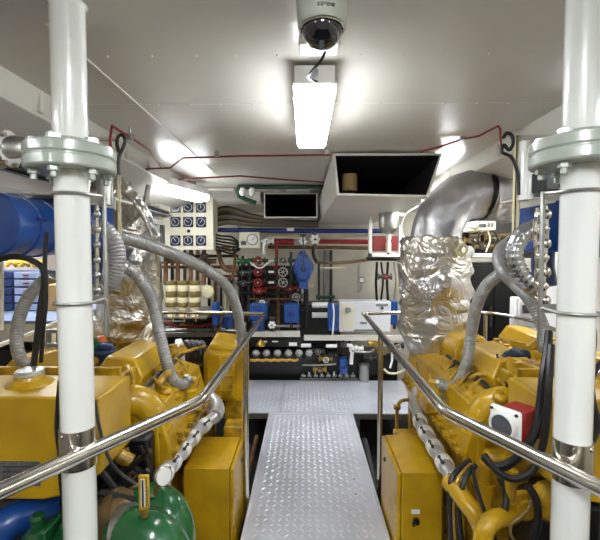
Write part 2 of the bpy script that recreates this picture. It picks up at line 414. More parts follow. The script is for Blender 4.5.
one('junction_box', MB().box(-.02, .105, 1.23, 1.31, ZC-.024, ZC-.0005), 'wht', 'small white junction box on the ceiling between dome camera and lamp', 'junction box', bevel=.006)
one('lamp_cable', MB().tube([P(325, 50, 1.27), P(324, 55, 1.25), P(319, 63, 1.26), P(311, 72, 1.30), P(308, 77, 1.34), P(312, 80, 1.37), P(317, 82, 1.382)], .0045, 8, 6), 'black', 'short black cable looping from the junction box to the middle lamp', 'cable')

t = thing('dome_camera', 'grey ceiling dome camera with smoked dome, in front of the lamp', 'security camera', (.036, .88, ZC-.012))
cx, cy = .036, .88
MB().lathe([(.060, 0), (.060, -.02), (.057, -.06), (.054, -.125), (.052, -.152), (.048, -.158), (.042, -.152)], (cx, cy, ZC-.0125), n=40).build('body', 'camg', t)
m = MB(); pr = [(.0445*math.cos(a), -.157-.0445*math.sin(a)) for a in [PI/2*k/10 for k in range(10)]]+[(.001, -.2015)]
m.lathe(pr, (cx, cy, ZC-.0125), n=32); m.build('dome', 'dome', t)
m = MB().torus((cx, cy, ZC-.174), (0, 0, 1), .0465, .0025, 32, 6); m.build('retaining_ring', 'steel', t)
for s in (-1, 1): MB().sphere((cx+s*.047, cy-.005, ZC-.174), .0045, n=8).build('screw', 'steel', t)
fc = bpy.data.curves.new('lettering', 'FONT'); fc.body = 'SIEMENS'; fc.size = .0095; fc.align_x = 'CENTER'; fc.extrude = .001; fc.size = .0098
fo = bpy.data.objects.new('lettering_source', fc); COL.objects.link(fo)
dg = bpy.context.evaluated_depsgraph_get(); me = bpy.data.meshes.new_from_object(fo.evaluated_get(dg)); bpy.data.objects.remove(fo)
for v in me.vertices:                                               # wrap the letters round the body
    a = v.co.x/.054; r_ = .0537+v.co.z; v.co = Vector((math.sin(a)*r_, -math.cos(a)*r_, v.co.y-.143))
me.materials.clear(); me.materials.append(MT['dkgrey'])
lo = bpy.data.objects.new('lettering', me); COL.objects.link(lo); lo.parent = t; lo.rotation_euler = (0, 0, .12)

# ================================================================ AIR DUCTS
def duct(label, front, back, inner=.012):
    """front/back: four corners each, clockwise from upper left; open towards the viewer"""
    t = thing('air_duct', label, 'air duct', tuple((front[2]+front[3])/2))
    F = [Vector(p) for p in front]; B = [Vector(p) for p in back]
    c = sum(F, Vector())/4; cb = sum(B, Vector())/4
    fi = [c+(p-c)*(1-.03) for p in F]; bi = [cb+(p-cb)*(1-.03) for p in B]
    v = F+B+fi+bi; f = []
    for k in range(4):
        q = (k+1) % 4; f += [(k, q, 4+q, 4+k)]
    f += [(4, 5, 6, 7)]+[(k, (k+1) % 4, 8+(k+1) % 4, 8+k) for k in range(4)]
    MB().add(v, f).build('casing', 'trim', t)
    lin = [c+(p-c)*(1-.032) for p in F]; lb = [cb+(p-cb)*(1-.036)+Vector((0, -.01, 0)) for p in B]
    MB().add(lin+lb, [(k, (k+1) % 4, 4+(k+1) % 4, 4+k) for k in range(4)]+[(4, 5, 6, 7)]).build('dark_inside', 'inner', t)  # near-black inner sheet stands in for the darkness inside the duct
    m = MB(); g = Vector((0, -.012, 0))                              # the turned lip round the mouth
    o2 = [c+(p-c)*1.0 for p in F]; i2 = [c+Vector(((p-c).x*(.955), 0, (p-c).z*(.90))) for p in F]
    vs = [p+g for p in o2]+[p+g for p in i2]+o2+i2
    fs = []
    for k in range(4):
        q = (k+1) % 4; fs += [(k, q, 4+q, 4+k), (8+k, 12+k, 12+q, 8+q), (k, 8+k, 8+q, q), (4+k, 4+q, 12+q, 12+k)]
    m.add(vs, fs).build('mouth_lip', 'trim', t)
    return t
Yd = 2.63
fr = [P(333, 153.5, Yd), P(442, 157, Yd), P(428, 197.5, Yd), P(337, 195.5, Yd)]
fr[0].z = fr[1].z = min(fr[0].z, ZC-.014)
duct('large pale air duct with wide black mouth hanging right of the middle lamp', fr,
     [Vector((.14, 5.2, 2.02)), Vector((.95, 5.2, 2.02)), Vector((.85, 5.2, 1.86)), Vector((.16, 5.2, 1.86))])
Yd = 4.3
fr = [P(264, 193, Yd), P(317.5, 193, Yd), P(317.5, 218, Yd), P(264, 218, Yd)]
duct('small air duct with square black mouth near the rear bulkhead', fr, [p+Vector((0, .75, 0)) for p in fr])
a = P(349.5, 193.5, 2.85)
one('filter_roll', MB().lathe([(.052, 0), (.055, .01), (.055, .115), (.050, .12)], P(349.5, 191.5, 2.85), n=24), 'tan', 'tan cylindrical filter standing inside the mouth of the large duct', 'filter')
# ================================================================ THE TWO ENGINES
def engine(s, label):
    L = s < 0
    X = (lambda x: x) if L else (lambda x: .11-x)
    def V(x, y, z): return Vector((X(x), y, z))
    def bx(m, x0, x1, y0, y1, z0, z1): return m.box(min(X(x0), X(x1)), max(X(x0), X(x1)), y0, y1, z0, z1)
    t = thing('marine_engine', label, 'engine', (X(-1.15), 2.2, ZF))
    def prismY(m, poly, y0, y1): return m.loft([V(x, y0, z) for x, z in poly], [V(x, y1, z) for x, z in poly])
    # crankcase and block
    m = MB(); prismY(m, [(-1.55, ZF+.02), (-.80, ZF+.02), (-.70, .1), (-.69, .42), (-1.55, .42), (-1.55, .1)], 1.78, 3.1)
    for y in (1.95, 2.2, 2.45, 2.7, 2.95): bx(m, -.70, -.675, y, y+.03, -.1, .40)
    m.build('crankcase', 'yellow2', t, .012)
    for sign, nm in ((1, 'cylinder_bank'), (-1, 'cylinder_bank')):
        q = lambda x: x if sign > 0 else -2.3-x
        m = MB(); ye = 2.48 if L and sign > 0 else 2.92
        prismY(m, [(q(-.655), .44), (q(-.607), .56), (q(-.665), .79), (q(-.79), .83), (q(-1.12), .62), (q(-1.10), .44)], 1.78, ye)
        b = m.build(nm, 'yellow', t, .008)
        if sign > 0:
            m = MB()                                                # the cast rail of lugs and bolts along the bank
            for k in range(8 if L else 13):
                y = 1.80+k*.088; z = .575+.01*(k % 2)
                m.lathe([(.016, 0), (.016, .012), (.011, .012), (.011, .026)], V(-.612, y, z), (s*-1*1, 0, .45), 6)
                if k % 2: m.obox(V(-.618, y+.04, .60), (.03, .055, .045), (0, s*-.25, 0))
            m.loft([V(-.625, 1.79, .585), V(-.600, 1.79, .575), V(-.600, 1.79, .555), V(-.62, 1.79, .545)], [V(-.625, ye-.02, .585), V(-.600, ye-.02, .575), V(-.600, ye-.02, .555), V(-.62, ye-.02, .545)])
            m.build('bolt_rail', 'yellow2', b)
            for y, z, w in ((2.12, .715, .09),):
                o = V(-.638, y, z); MB().obox(o, (.004, w, .055), (0, (-.25 if L else .25)*-1, 0)).build('name_plate', 'metp', b)
            for y in (2.03, 2.3) if L else (2.03, 2.3, 2.57):
                MB().obox(V(-.634, y, .69), (.008, .006, .20), (0, (.24 if L else -.24), 0)).build('cover_seam', 'yellow2', b)
    # rocker covers: gabled boxes with bolted flange
    for sign in (1, -1):
        q = lambda x: x if sign > 0 else -2.3-x
        for (y0, y1) in ((1.90, 2.36), (2.40, 2.86)):
            if L and sign > 0 and y0 > 2: continue
            m = MB(); pl = [(-.79, .895), (-.845, .972), (-.985, .985), (-1.03, .90), (-1.0, .80), (-.81, .80)]
            A = [V(q(x), y0+(.05 if z > .93 else 0), z) for x, z in pl]; B = [V(q(x), y1-(.03 if z > .93 else 0), z) for x, z in pl]
            m.loft(A, B); rc = m.build('rocker_cover', 'yellow', t, .012)
            m = MB(); prismY(m, [(q(-.775), .815), (q(-.775), .835), (q(-.81), .845), (q(-1.0), .845), (q(-1.0), .80), (q(-.80), .80)], y0-.015, y1+.015)
            m.build('flange', 'yellow2', rc, .004)
            for k in range(5):
                y = y0+.02+k*(y1-y0-.04)/4
                MB().cyl(V(q(-.79), y, .832), V(q(-.79), y, .856), .011, n=6).build('bolt', 'yellow2', rc)
    # expansion tank across the near end
    m = MB(); prismY(m, [(-1.78, .61), (-.95, .60), (-.86, .62), (-.737, .70), (-.737, .98), (-1.78, .98)], 1.40, 1.66); tk = m.build('expansion_tank', 'yellow', t, .008)
    cx = -1.09
    MB().lathe([(.085, 0), (.08, .008), (.055, .022), (.05, .035)], V(cx, 1.55, .979), n=28).build('filler_neck', 'yellow', tk)
    MB().lathe([(.046, 0), (.052, .004), (.052, .018), (.046, .024), (.02, .027), (.001, .028)], V(cx, 1.55, 1.012), n=14).build('filler_cap', 'cap', tk)
    m = MB(); bx(m, -1.10, -.955, 1.396, 1.401, .655, .745); pn = m.build('name_plate', 'metp', tk)
    for k in range(4):
        m = MB(); bx(m, -1.09, -.965, 1.3945, 1.3965, .668+k*.019, .671+k*.019); m.build('engraved_line', 'dkgrey', pn)
    # strip and cross ledge on the tank
    m = MB(); bx(m, -1.5, -.80, 1.665, 1.72, .93, .955); bx(m, -1.5, -.80, 1.70, 1.72, .955, 1.0); m.build('tank_ledge', 'yellow2', t, .004)
    for x in (-.82, -1.0, -1.2): 
        m = MB(); bx(m, x, x+.02, 1.72, 1.86, .90, .96); m.build('ledge_bracket', 'yellow2', t, .003)
    # big intake elbow and turbo housing
    m = MB().tube([V(-.95, 1.80, .80), V(-.83, 1.80, .82), V(-.75, 1.82, .80), V(-.70, 1.83, .73), V(-.69, 1.84, .65), V(-.70, 1.86, .58)], lambda u: .075-.018*u, 20, 6)
    if L:
        MB().box(-1.0, -.675, 1.69, 1.775, .05, .70).build('dark_gap_block', 'blackp', t, .02)  # black block added as the dark gap between tank and bank
        for q_ in ((-.86, .60), (-.74, .50), (-.84, .42)): MB().lathe([(.06, -.03), (.06, 0), (.05, .01)], (q_[0], 1.68, q_[1]), (0, 1, 0), 20).build('belt_pulley', 'dkgrey', t)
    ie = m.build('intake_elbow', 'yellow', t)
    MB().lathe([(.085, -.012), (.088, -.01), (.088, .010), (.085, .012)], V(-.84, 1.80, .818), (1, 0, 0), 24).build('hose_clamp_ring', 'yellow2', ie)
    MB().lathe([(.072, -.008), (.072, .008)], V(-.695, 1.835, .665), (0, 0, 1), 24).build('joint_ring', 'yellow2', ie)
    # coolant sleeves in a row along the bank
    pts = ([(162, 478, 1.68), (170, 466, 1.79), (180, 454, 1.92), (190, 441, 2.05), (200, 429, 2.18), (214, 417, 2.33)] if L else
           [(458, 488, 1.66), (447, 468, 1.79), (437, 452, 1.93), (428, 437, 2.07), (421, 425, 2.20), (417, 411, 2.36)])
    W = [P(*p) for p in pts]
    tail = [P(228, 412, 2.5), P(236, 420, 2.55)] if L else [P(414, 402, 2.5), P(417, 388, 2.62), P(422, 380, 2.7)]
    mf = MB().tube([W[0]+(W[0]-W[1])*.3]+W+(tail if not L else []), lambda u: .034 if (L or u < .72) else .034-.05*(u-.72), 16, 4); mfo = mf.build('coolant_manifold', 'sleeve', t)
    if L: MB().tube([W[0], P(160, 484, 1.66), P(166, 496, 1.66), P(172, 510, 1.68)], .036, 14, 4).build('manifold_end', 'sleeve', t)
    if L: MB().tube([W[-1], P(218, 409, 2.45), P(214, 401, 2.52), P(206, 395, 2.58)], .042, 14, 4).build('manifold_bend', 'sleeve', t)
    for a, b in list(zip(W, W[1:]))[:5 if L else 5]:
        d = (b-a).normalized(); c = a.lerp(b, .25)
        m = MB().lathe([(.036, -.024), (.0405, -.020), (.0405, .020), (.036, .024)], c, d, 20)
        sl = m.build('sleeve', 'wht', t)
        u = Vector((-s*.55, -.45, .7)).normalized(); e = c+u*.043
        MB().tube([e-d*.022, e+u*.008, e+d*.022], .005, 6, 3).sphere(e+d*.022, .009, n=8).sphere(e-d*.022, .009, n=8).build('sleeve_clamp', 'dkgrey', sl)
    # stub that takes the grey breather hose
    st = P(190, 386, 2.15) if L else P(435, 389, 2.2)
    MB().lathe([(.045, -.09), (.045, -.02), (.030, -.01), (.030, .03), (.038, .034), (.038, .044)], st, (0, 0, 1), 18).build('hose_stub', 'yellow', t)
    MB().obox(st+Vector((0, .02, -.09)), (.13, .12, .07)).build('stub_base', 'yellow2', t, .01)
    # dark looms, injector lines and small hardware along the top
    MB().tube([V(-.76, 1.84, .86), V(-.755, 2.0, .872), V(-.76, 2.2, .868), V(-.755, 2.42, .87)], .011, 8).build('wiring_loom', 'black', t)
    for y in (1.93, 2.05, 2.17, 2.29):
        MB().tube([V(-.79, y, .85), V(-.755, y+.01, .88), V(-.72, y+.02, .84), V(-.69, y+.02, .80)], .006, 6).build('injector_line', 'yellow2', t)
        MB().lathe([(.013, 0), (.013, .012), (.008, .014), (.008, .024)], V(-.70, y+.05, .808), (s*-.2, 0, 1), 6).build('bolt', 'yellow2', t)
    for k in range(6):
        a = PI*k/3; MB().cyl(V(-.85, 1.80+math.cos(a)*.08, .818+math.sin(a)*.08), V(-.825, 1.80+math.cos(a)*.08, .818+math.sin(a)*.08), .007, n=6).build('bolt', 'yellow2', t)
    MB().loft([V(-.70, 1.765, .42), V(-.66, 1.765, .42), V(-.665, 1.765, .74), V(-.70, 1.765, .76)], [V(-.70, 1.78, .42), V(-.66, 1.78, .42), V(-.665, 1.78, .74), V(-.70, 1.78, .76)]).build('end_plate', 'yellow', t, .004)
    # pipes and fittings over the near end
    if L:
        MB().tube([P(128, 395, 1.72), P(133, 384, 1.75), P(131, 372, 1.8), P(127, 366, 1.85)], .010, 8).build('thin_pipe', 'yellow2', t)
        MB().tube([P(162, 376, 2.1), P(170, 368, 2.25), P(180, 354, 2.5), P(205, 346, 2.75)], .010, 8, 4).build('dipstick_tube', 'yellow2', t)
        MB().tube([P(158, 385, 1.95), P(163, 378, 2.0), P(168, 372, 2.02), P(166, 362, 2.1)], .020, 10).build('fuel_rail_bend', 'yellow2', t)
        for (px, py, Y, r) in ((166, 392, 1.95, .03), (176, 396, 2.0, .022), (160, 372, 2.15, .03), (173, 352, 2.5, .05), (164, 349, 2.5, .035), (182, 350, 2.6, .035)):
            MB().sphere(P(px, py, Y), r, (1, 1, .8), 14).cyl(P(px, py, Y)-Vector((0, 0, r)), P(px, py, Y)+Vector((0, 0, r*.95)), r*.55, n=8).build('casting_boss', 'yellow2', t)
        MB().tube([P(112, 440, 1.62), P(120, 455, 1.6), P(132, 462, 1.6)], .028, 10).build('lower_pipe', 'yellow2', t)
        # gearbox housing at the far end
        g = MB(); x0, x1 = P(203, 345, 2.75).x, P(244, 345, 2.75).x; y0 = 2.75
        g.loft([(x0, y0, .46), (x1, y0, .45), (x1, y0, .83), (x0+.05, y0, .86), (x0, y0, .78)], [(x0, y0+.25, .46), (x1, y0+.25, .45), (x1, y0+.25, .87), (x0+.05, y0+.25, .90), (x0, y0+.25, .82)])
        go = g.build('gearbox_housing', 'yellow', t, .015)
        cv = MB(); xm = P(233, 345, 2.70).x
        cv.loft([(x0+.03, 2.715, .50), (xm, 2.715, .49), (xm, 2.715, .78), (x0+.05, 2.715, .80), (x0+.03, 2.715, .74)], [(x0+.01, 2.76, .48), (xm+.02, 2.76, .47), (xm+.02, 2.76, .80), (x0+.04, 2.76, .83), (x0+.01, 2.76, .76)])
        co = cv.build('cover_plate', 'yellow', go, .008)
        for k in range(5):
            for x in (x0+.045, xm-.015):
                MB().cyl((x, 2.70, .52+k*.06), (x, 2.716, .52+k*.06), .010, n=6).build('bolt', 'yellow2', co)
        MB().box(x0+.12, x0+.135, 2.695, 2.716, .50, .78).build('rib', 'yellow', co, .003)
        MB().box(x0+.09, xm, 2.70, 2.716, .64, .655).build('rib', 'yellow', co, .003); MB().box(x0+.09, xm, 2.70, 2.716, .54, .552).build('rib', 'yellow', co, .003)
        MB().box(x0+.14, x1-.02, 2.78, 3.0, ZF+.02, .46).build('gearbox_foot', 'yellow2', t, .01)
        MB().box(P(240, 430, 2.45).x-.1, P(243, 430, 2.45).x+.0, 2.42, 2.55, .1, .42).build('lower_bracket', 'yellow2', t, .01)
    else:
        MB().tube([P(470, 378, 2.0), P(482, 374, 2.0), P(495, 378, 1.95), P(508, 386, 1.8)], .012, 8).build('thin_pipe', 'yellow2', t)
        MB().tube([P(447, 382, 2.2), P(462, 392, 2.0), P(470, 402, 1.9)], .014, 8).build('thin_pipe', 'yellow2', t)
        # framework of yellow bars over the tank
        for a, b in (((511, 374, 1.85), (511, 358, 1.9)), ((519, 376, 1.8), (517, 362, 1.8)), ((512, 360, 1.9), (545, 374, 1.7)), ((510, 342, 2.1), (545, 350, 2.0)), ((528, 348, 2.0), (536, 341, 2.0)), ((533, 353, 1.95), (546, 356, 1.9))):
            m = MB(); a = P(*a); b = P(*b); d = (b-a).normalized(); u, v, _ = basis(d); h = .014
            m.loft([a+u*h+v*h, a-u*h+v*h, a-u*h-v*h, a+u*h-v*h], [b+u*h+v*h, b-u*h+v*h, b-u*h-v*h, b+u*h-v*h]); m.build('frame_bar', 'yellow', t, .003)
        m = MB().obox(P(528, 368, 1.9)+Vector((0, .08, -.04)), (.17, .2, .12)); m.build('charge_cooler', 'yellow2', t, .012)
        for (px, py, Y, r) in ((497, 345, 2.4, .04), (484, 347, 2.5, .035), (507, 350, 2.3, .035), (470, 395, 1.95, .03), (500, 398, 1.75, .032), (455, 395, 2.1, .028), (448, 402, 2.1, .02)):
            MB().sphere(P(px, py, Y), r, (1, 1, .8), 14).cyl(P(px, py, Y)-Vector((0, 0, r)), P(px, py, Y)+Vector((0, 0, r*.95)), r*.55, n=8).build('casting_boss', 'yellow2', t)
        # lower pipework beside the cabinet
        MB().tube([P(449, 482, 1.66), P(458, 492, 1.6), P(468, 505, 1.55), P(478, 520, 1.52), P(486, 545, 1.5)], .036, 14).build('lower_pipe', 'yellow', t)
        MB().tube([P(486, 462, 1.62), P(485, 478, 1.62), P(487, 490, 1.62), P(484, 506, 1.62)], .030, 14).lathe([(.04, -.01), (.04, .01)], P(486, 484, 1.62), (0, 0, 1), 16).build('lower_pipe', 'yellow', t)
        MB().tube([P(482, 545, 1.42), P(485, 530, 1.42), P(493, 520, 1.44), P(508, 516, 1.5), P(520, 508, 1.55)], .034, 14).build('lower_pipe', 'yellow', t)
        m = MB().box(P(487, 480, 1.72).x, P(528, 480, 1.72).x, 1.70, 1.9, .30, .62); m.build('pump_body', 'yellow2', t, .02)
        MB().cyl(P(512, 470, 1.5), P(509, 500, 1.5), .022).build('drain_pipe', 'yellow2', t)
        MB().lathe([(.055, 0), (.055, -.03), (.035, -.035), (.035, -.05)], P(521, 503, 1.55), (0, 1, 0), 16).build('pump_cover', 'yellow2', t)
        MB().lathe([(.075, 0), (.08, -.02), (.06, -.05), (.03, -.06)], P(548, 498, 1.5), (0, 1, 0), 18).build('pump_cover', 'yellow2', t)
        MB().box(P(530, 480, 1.6).x, P(600, 480, 1.6).x, 1.56, 1.78, .1, .50).build('front_housing', 'blackp', t, .03)  # coloured black to stand in for the dark gaps here
        g = MB().box(.55, .72, 2.36, 2.46, .28, .40); g.build('lower_bracket', 'yellow2', t, .008)
    if L:
        MB().box(-1.5, -.74, 1.56, 1.78, .05, .50).build('front_housing', 'dkgrey', t, .03)
    return t
engine(-1, 'big yellow marine diesel engine left of the gangway with gearbox at its far end')
engine(1, 'big yellow marine diesel engine right of the gangway beside the red gauge sender')

# ---- cabinets in front of the engines
def cabinet(x0, x1, y0, y1, z1, door, label, plates):
    t = thing('control_cabinet', label, 'cabinet', ((x0+x1)/2, (y0+y1)/2, ZF))
    MB().box(x0, x1, y0, y1, -.12, z1).build('body', 'yellow', t, .004)
    d = -1 if door == 'L' else 1; xd = x0 if door == 'L' else x1
    a, b = sorted((xd+d*.003, xd+d*.022))
    dr = MB().box(a, b, y0+.0, y1-.003, -.115, z1-.004).build('door', 'yellow', t, .004)
    xo = b if d > 0 else a
    ym = y0+.72*(y1-y0)
    lk = MB().lathe([(.014, 0), (.014, .004), (.009, .005), (.009, .010)], (xo, ym, z1-.09), (d, 0, 0), 14).build('lock', 'dgreen', dr)
    for z in (z1-.16, z1-.38): MB().box(min(xo, xo+d*.005), max(xo, xo+d*.005), y0+.03, y0+.055, z-.02, z+.02).build('hinge', 'yellow', dr, .002)
    for x in (x0+.02, x1-.05):
        for y in (y0+.02, y1-.05): MB().box(x, x+.03, y, y+.03, ZF, -.12).build('foot', 'dkgrey', t)
    for kind, px, py in plates:
        p = P(px, py, y0)
        if kind == 'label': MB().box(p.x-.021, p.x+.021, y0-.002, y0+.0005, p.z-.011, p.z+.011).build('label_plate', 'tag', t).name; 
        else: MB().lathe([(.016, 0), (.016, .006), (.010, .007), (.010, .022)], (p.x, y0, p.z), (0, -1, 0), 16).box(p.x-.018, p.x-.010, y0-.02, y0, p.z-.018, p.z-.01).build('rotary_switch', 'blackp', t)
    return t
cabinet(-.634, -.395, 2.03, 2.39, .373, 'R', 'yellow steel cabinet left of the gangway with plain front', [])
cabinet(.478, .68, 1.93, 2.34, .415, 'L', 'yellow steel cabinet right of the gangway with white label and black switch', [('label', 415.5, 511.5), ('switch', 416, 520.5)])

# ---- red and white sender on the right engine
c = P(504, 425, 1.42); t = thing('gauge_sender', 'red box with square white face and round glass, on the right engine', 'gauge', tuple(c))
ez = -1.0
R3 = Euler((0, 0, ez)).to_matrix()
def rb(m, x0, x1, y0, y1, z0, z1):
    return m.obox(c+R3 @ Vector(((x0+x1)/2, (y0+y1)/2, (z0+z1)/2)), (x1-x0, y1-y0, z1-z0), (0, 0, ez))
rb(MB(), -.030, .062, .025, .12, -.058, .058).build('body', 'red', t, .006)
rb(MB(), -.058, .058, -.002, .022, -.062, .062).build('face_plate', 'wht', t, .012)
MB().lathe([(.052, 0), (.052, .010), (.047, .018), (.041, .019), (.038, .010)], c+R3 @ Vector((0, -.002, 0)), R3 @ Vector((0, -1, 0)), 28).build('bezel', 'wht', t)
MB().lathe([(.039, 0), (.039, .004), (.001, .006)], c+R3 @ Vector((0, -.012, 0)), R3 @ Vector((0, -1, 0)), 24).build('window', 'window', t)
for x in (-.046, .046):
    for z in (-.050, .050): MB().cyl(c+R3 @ Vector((x, -.002, z)), c+R3 @ Vector((x, -.007, z)), .006, n=8).build('screw', 'dkgrey', t)

# ---- lagged exhaust pipes
def lag(pts, r, seedv, n=40, amp=.016, seg=12, seams=()):
    m = MB(); m.tube(pts, r, n, seg)
    for i, v in enumerate(m.v):
        q = v*6+Vector((seedv, 0, 0)); nv = noise.noise_vector(q)*amp+noise.noise_vector(v*14)*amp*.5
        rdg = (1-2*abs(noise.noise(Vector((v.x*11, v.y*11, v.z*6))+Vector((0, seedv, 0)))))**3*amp*1.1
        m.v[i] = v+nv+nv.normalized()*rdg
    return m
yR = 2.85
t = thing('lagged_exhaust_pipe', 'foil-lagged silver exhaust pipe with swept elbow, behind the right engine', 'exhaust pipe', tuple(P(431, 375, yR)))
k = yR/400
lag([P(430, 352, yR), P(431, 343, yR), P(432, 335, yR), P(433, 320, yR), P(434, 290, yR), P(435, 265, yR), P(436, 248, yR), P(437, 240, yR)],
    lambda u: k*(23+7*min(1, u*3.6)+2.5*math.sin(u*3)-(3 if u > .97 else 0)), 3.3, amp=.024).build('lagging_jacket', 'foil', t, sharp=80)
lag([P(435, 246, yR), P(437, 228, yR), P(445, 211, yR), P(458, 200, yR), P(472, 195, yR), P(484, 194, yR)], lambda u: k*(24-.5*u), 8.1, amp=.006).build('elbow', 'foil_smooth', t, sharp=80)
e0 = P(484, 194, yR)
MB().lathe([(k*24.5, -.012), (k*25.5, -.010), (k*25.5, .010), (k*24.5, .012)], e0, (1, 0, 0), 36).build('joint_strap', 'blackp', t)
lag([P(486, 194, yR), P(496, 195, yR), P(508, 196, yR), P(530, 196, yR), P(560, 196, yR)], lambda u: k*26, 5.1, amp=.012).build('wall_piece', 'foil_smooth', t, sharp=80)
MB().torus(P(462, 250, yR-.21), (-.2, 1, .1), .035, .010, 20, 8).build('jacket_loop', 'cream', t)
lag([P(434, 346, 2.85), P(434, 358, 2.85), P(433, 368, 2.85), P(432, 380, 2.85)], .145, 2.2, 24, .014, 6).build('lower_jacket', 'foil', t, sharp=80)
lag([P(455, 345, 2.7), P(450, 358, 2.7), P(448, 372, 2.7)], .075, 9.2, 24, .014, 6).build('side_jacket', 'foil', t, sharp=80)
yL = 2.62; k2 = yL/400
t = thing('lagged_exhaust_pipe', 'bulging foil-lagged silver exhaust pipe behind the left engine', 'exhaust pipe', tuple(P(128, 352, yL)))
lag([P(70, 186, yL), P(95, 188, yL), P(113, 200, yL), P(124, 222, yL), P(128, 250, yL), P(130, 280, yL), P(130, 310, yL), P(128, 335, yL), P(128, 352, yL)],
    lambda u: k2*(21+11*min(1, max(0, u-.1)*1.9)-(14*max(0, u-.86)/.14)), 1.3, amp=.026).build('lagging_jacket', 'foil', t, sharp=80)
MB().tube([P(121, 192, yL-.15), P(131, 200, yL-.22), P(142, 214, yL-.2), P(150, 232, yL-.16), P(157, 256, yL-.1), P(159, 290, yL-.06)], .012, 8).build('jacket_seam', 'foil', t)
# ================================================================ HOSES AND CABLES
def hose(label, pts, r, m='hose', ribs=.013, cat='hose', name='flexible_hose', ends=True, n=14):
    pts = [P(*p) for p in pts]
    o = MB().tube(pts, r, n, 8, ribs=ribs)
    if not ends: return one(name, o, m, label, cat)
    t = thing(name, label, cat, tuple(min(pts, key=lambda p: p.z)))
    o.build('hose_body', m, t)
    for a, b in ((pts[0], pts[1]), (pts[-1], pts[-2])):
        d = (b-a).normalized(); MB().lathe([(r*1.0, -.004), (r*1.18, 0), (r*1.18, .022), (r*1.0, .026)], a, d, 16).build('end_clamp', 'galv', t)
    return t
hose('long grey hose arching from the left post down to the yellow gearbox housing', [(116, 236, 1.95), (140, 242, 2.1), (175, 255, 2.3), (205, 269, 2.5), (225, 284, 2.62), (235, 303, 2.7), (240, 325, 2.78), (241, 343, 2.85)], .034)
hose('grey hose curling in a half loop beside the left pillar', [(97, 226, 1.55), (108, 232, 1.55), (116, 245, 1.55), (118, 262, 1.55), (113, 280, 1.55), (103, 290, 1.55), (94, 294, 1.55)], .030)
hose('grey hose dropping past the left silver exhaust pipe into the engine stub', [(121, 266, 1.95), (133, 272, 1.98), (145, 287, 2.02), (154, 308, 2.08), (160, 335, 2.03), (165, 357, 2.03), (171, 376, 2.05), (180, 385, 2.09), (189, 380, 2.14)], .029)
hose('grey hose bowing down left of the left pillar onto the tank', [(52, 275, 1.75), (38, 286, 1.75), (24, 305, 1.75), (17, 330, 1.75), (18, 352, 1.75), (27, 368, 1.78)], .026)
hose('grey hose rising from the right engine stub and arching to the ribbed hose', [(436, 382, 2.2), (447, 387, 2.17), (459, 381, 2.13), (467, 362, 2.1), (471, 335, 2.12), (477, 305, 2.05), (487, 285, 2.0), (503, 272, 1.95), (516, 264, 1.92)], .029)
hose('grey hose looping left of the right pillar and running down to the engine', [(513, 240, 2.0), (502, 247, 1.95), (498, 258, 1.9), (503, 272, 1.83), (515, 285, 1.8), (527, 297, 1.75), (537, 313, 1.72), (545, 334, 1.68), (547, 352, 1.66)], .026)
hose('shiny ribbed metal hose curving beside the right pillar', [(540, 229, 1.5), (526, 232, 1.5), (517, 242, 1.5), (514, 256, 1.5), (518, 270, 1.5), (526, 281, 1.5), (537, 288, 1.5)], .033, 'ribhose', .022)
def cable(label, pts, r, m='black', name='cable', cat='cable'): return hose(label, pts, r, m, None, cat, name, False, 8)
cable('thick black cable sweeping in from the left edge and down left of the left pillar', [(-10, 262, 1.6), (10, 257, 1.6), (28, 259, 1.6), (42, 268, 1.6), (44, 285, 1.6), (40, 310, 1.6), (37, 340, 1.6), (33, 368, 1.62)], .012)
cable('second black cable hanging straight beside the left bracket', [(47, 232, 1.5), (45, 262, 1.5), (46, 300, 1.5), (43, 330, 1.5), (41, 362, 1.52)], .008)
cable('black cable running down the tank front just left of the left pillar', [(60, 380, 1.36), (58, 405, 1.36), (57, 430, 1.36), (60, 455, 1.36), (61, 480, 1.36), (64, 505, 1.36)], .008)
cable('thin grey cable from the tank down to the dark clutter right of the left pillar', [(95, 400, 1.36), (99, 425, 1.36), (105, 448, 1.38), (113, 465, 1.42), (124, 476, 1.45), (136, 484, 1.47)], .006, 'dkgrey')
cable('heavy black cable falling past the right pillar on its left side', [(549, 332, 1.5), (547, 352, 1.45), (543, 378, 1.4), (540, 405, 1.38), (536, 428, 1.36), (526, 448, 1.36), (510, 463, 1.38), (494, 466, 1.4), (483, 456, 1.42)], .014)
cable('lower black cable sagging under the red gauge sender', [(551, 345, 1.42), (549, 380, 1.36), (547, 415, 1.34), (543, 445, 1.34), (533, 470, 1.34), (515, 479, 1.35), (498, 472, 1.38), (484, 455, 1.43)], .012)
cable('short black cable crossing beneath the gauge sender', [(484, 454, 1.46), (490, 464, 1.44), (504, 468, 1.42), (520, 456, 1.42), (532, 440, 1.42), (537, 415, 1.42)], .011)
cable('black cable hanging down right of the right pillar', [(588, 300, 1.35), (593, 335, 1.35), (590, 370, 1.34), (592, 400, 1.33), (597, 425, 1.32), (590, 445, 1.32), (588, 462, 1.32)], .012)
cable('black cable coiled on the tank right of the right pillar', [(604, 360, 1.37), (594, 372, 1.36), (590, 395, 1.36), (597, 415, 1.36), (606, 425, 1.36)], .010)
cable('black cable rising from the cabinet side towards the engine', [(452, 548, 1.6), (450, 510, 1.6), (451, 482, 1.62), (458, 470, 1.64), (470, 460, 1.66)], .012)
cable('brass-coloured cable beside the black one behind the right cabinet', [(456, 548, 1.58), (454, 512, 1.58), (456, 485, 1.6), (463, 472, 1.62), (471, 464, 1.64)], .007, 'brass')
cable('black and silver cable curving down behind the right cabinet', [(463, 548, 1.56), (459, 515, 1.56), (462, 488, 1.58), (468, 474, 1.6), (476, 465, 1.62)], .011)
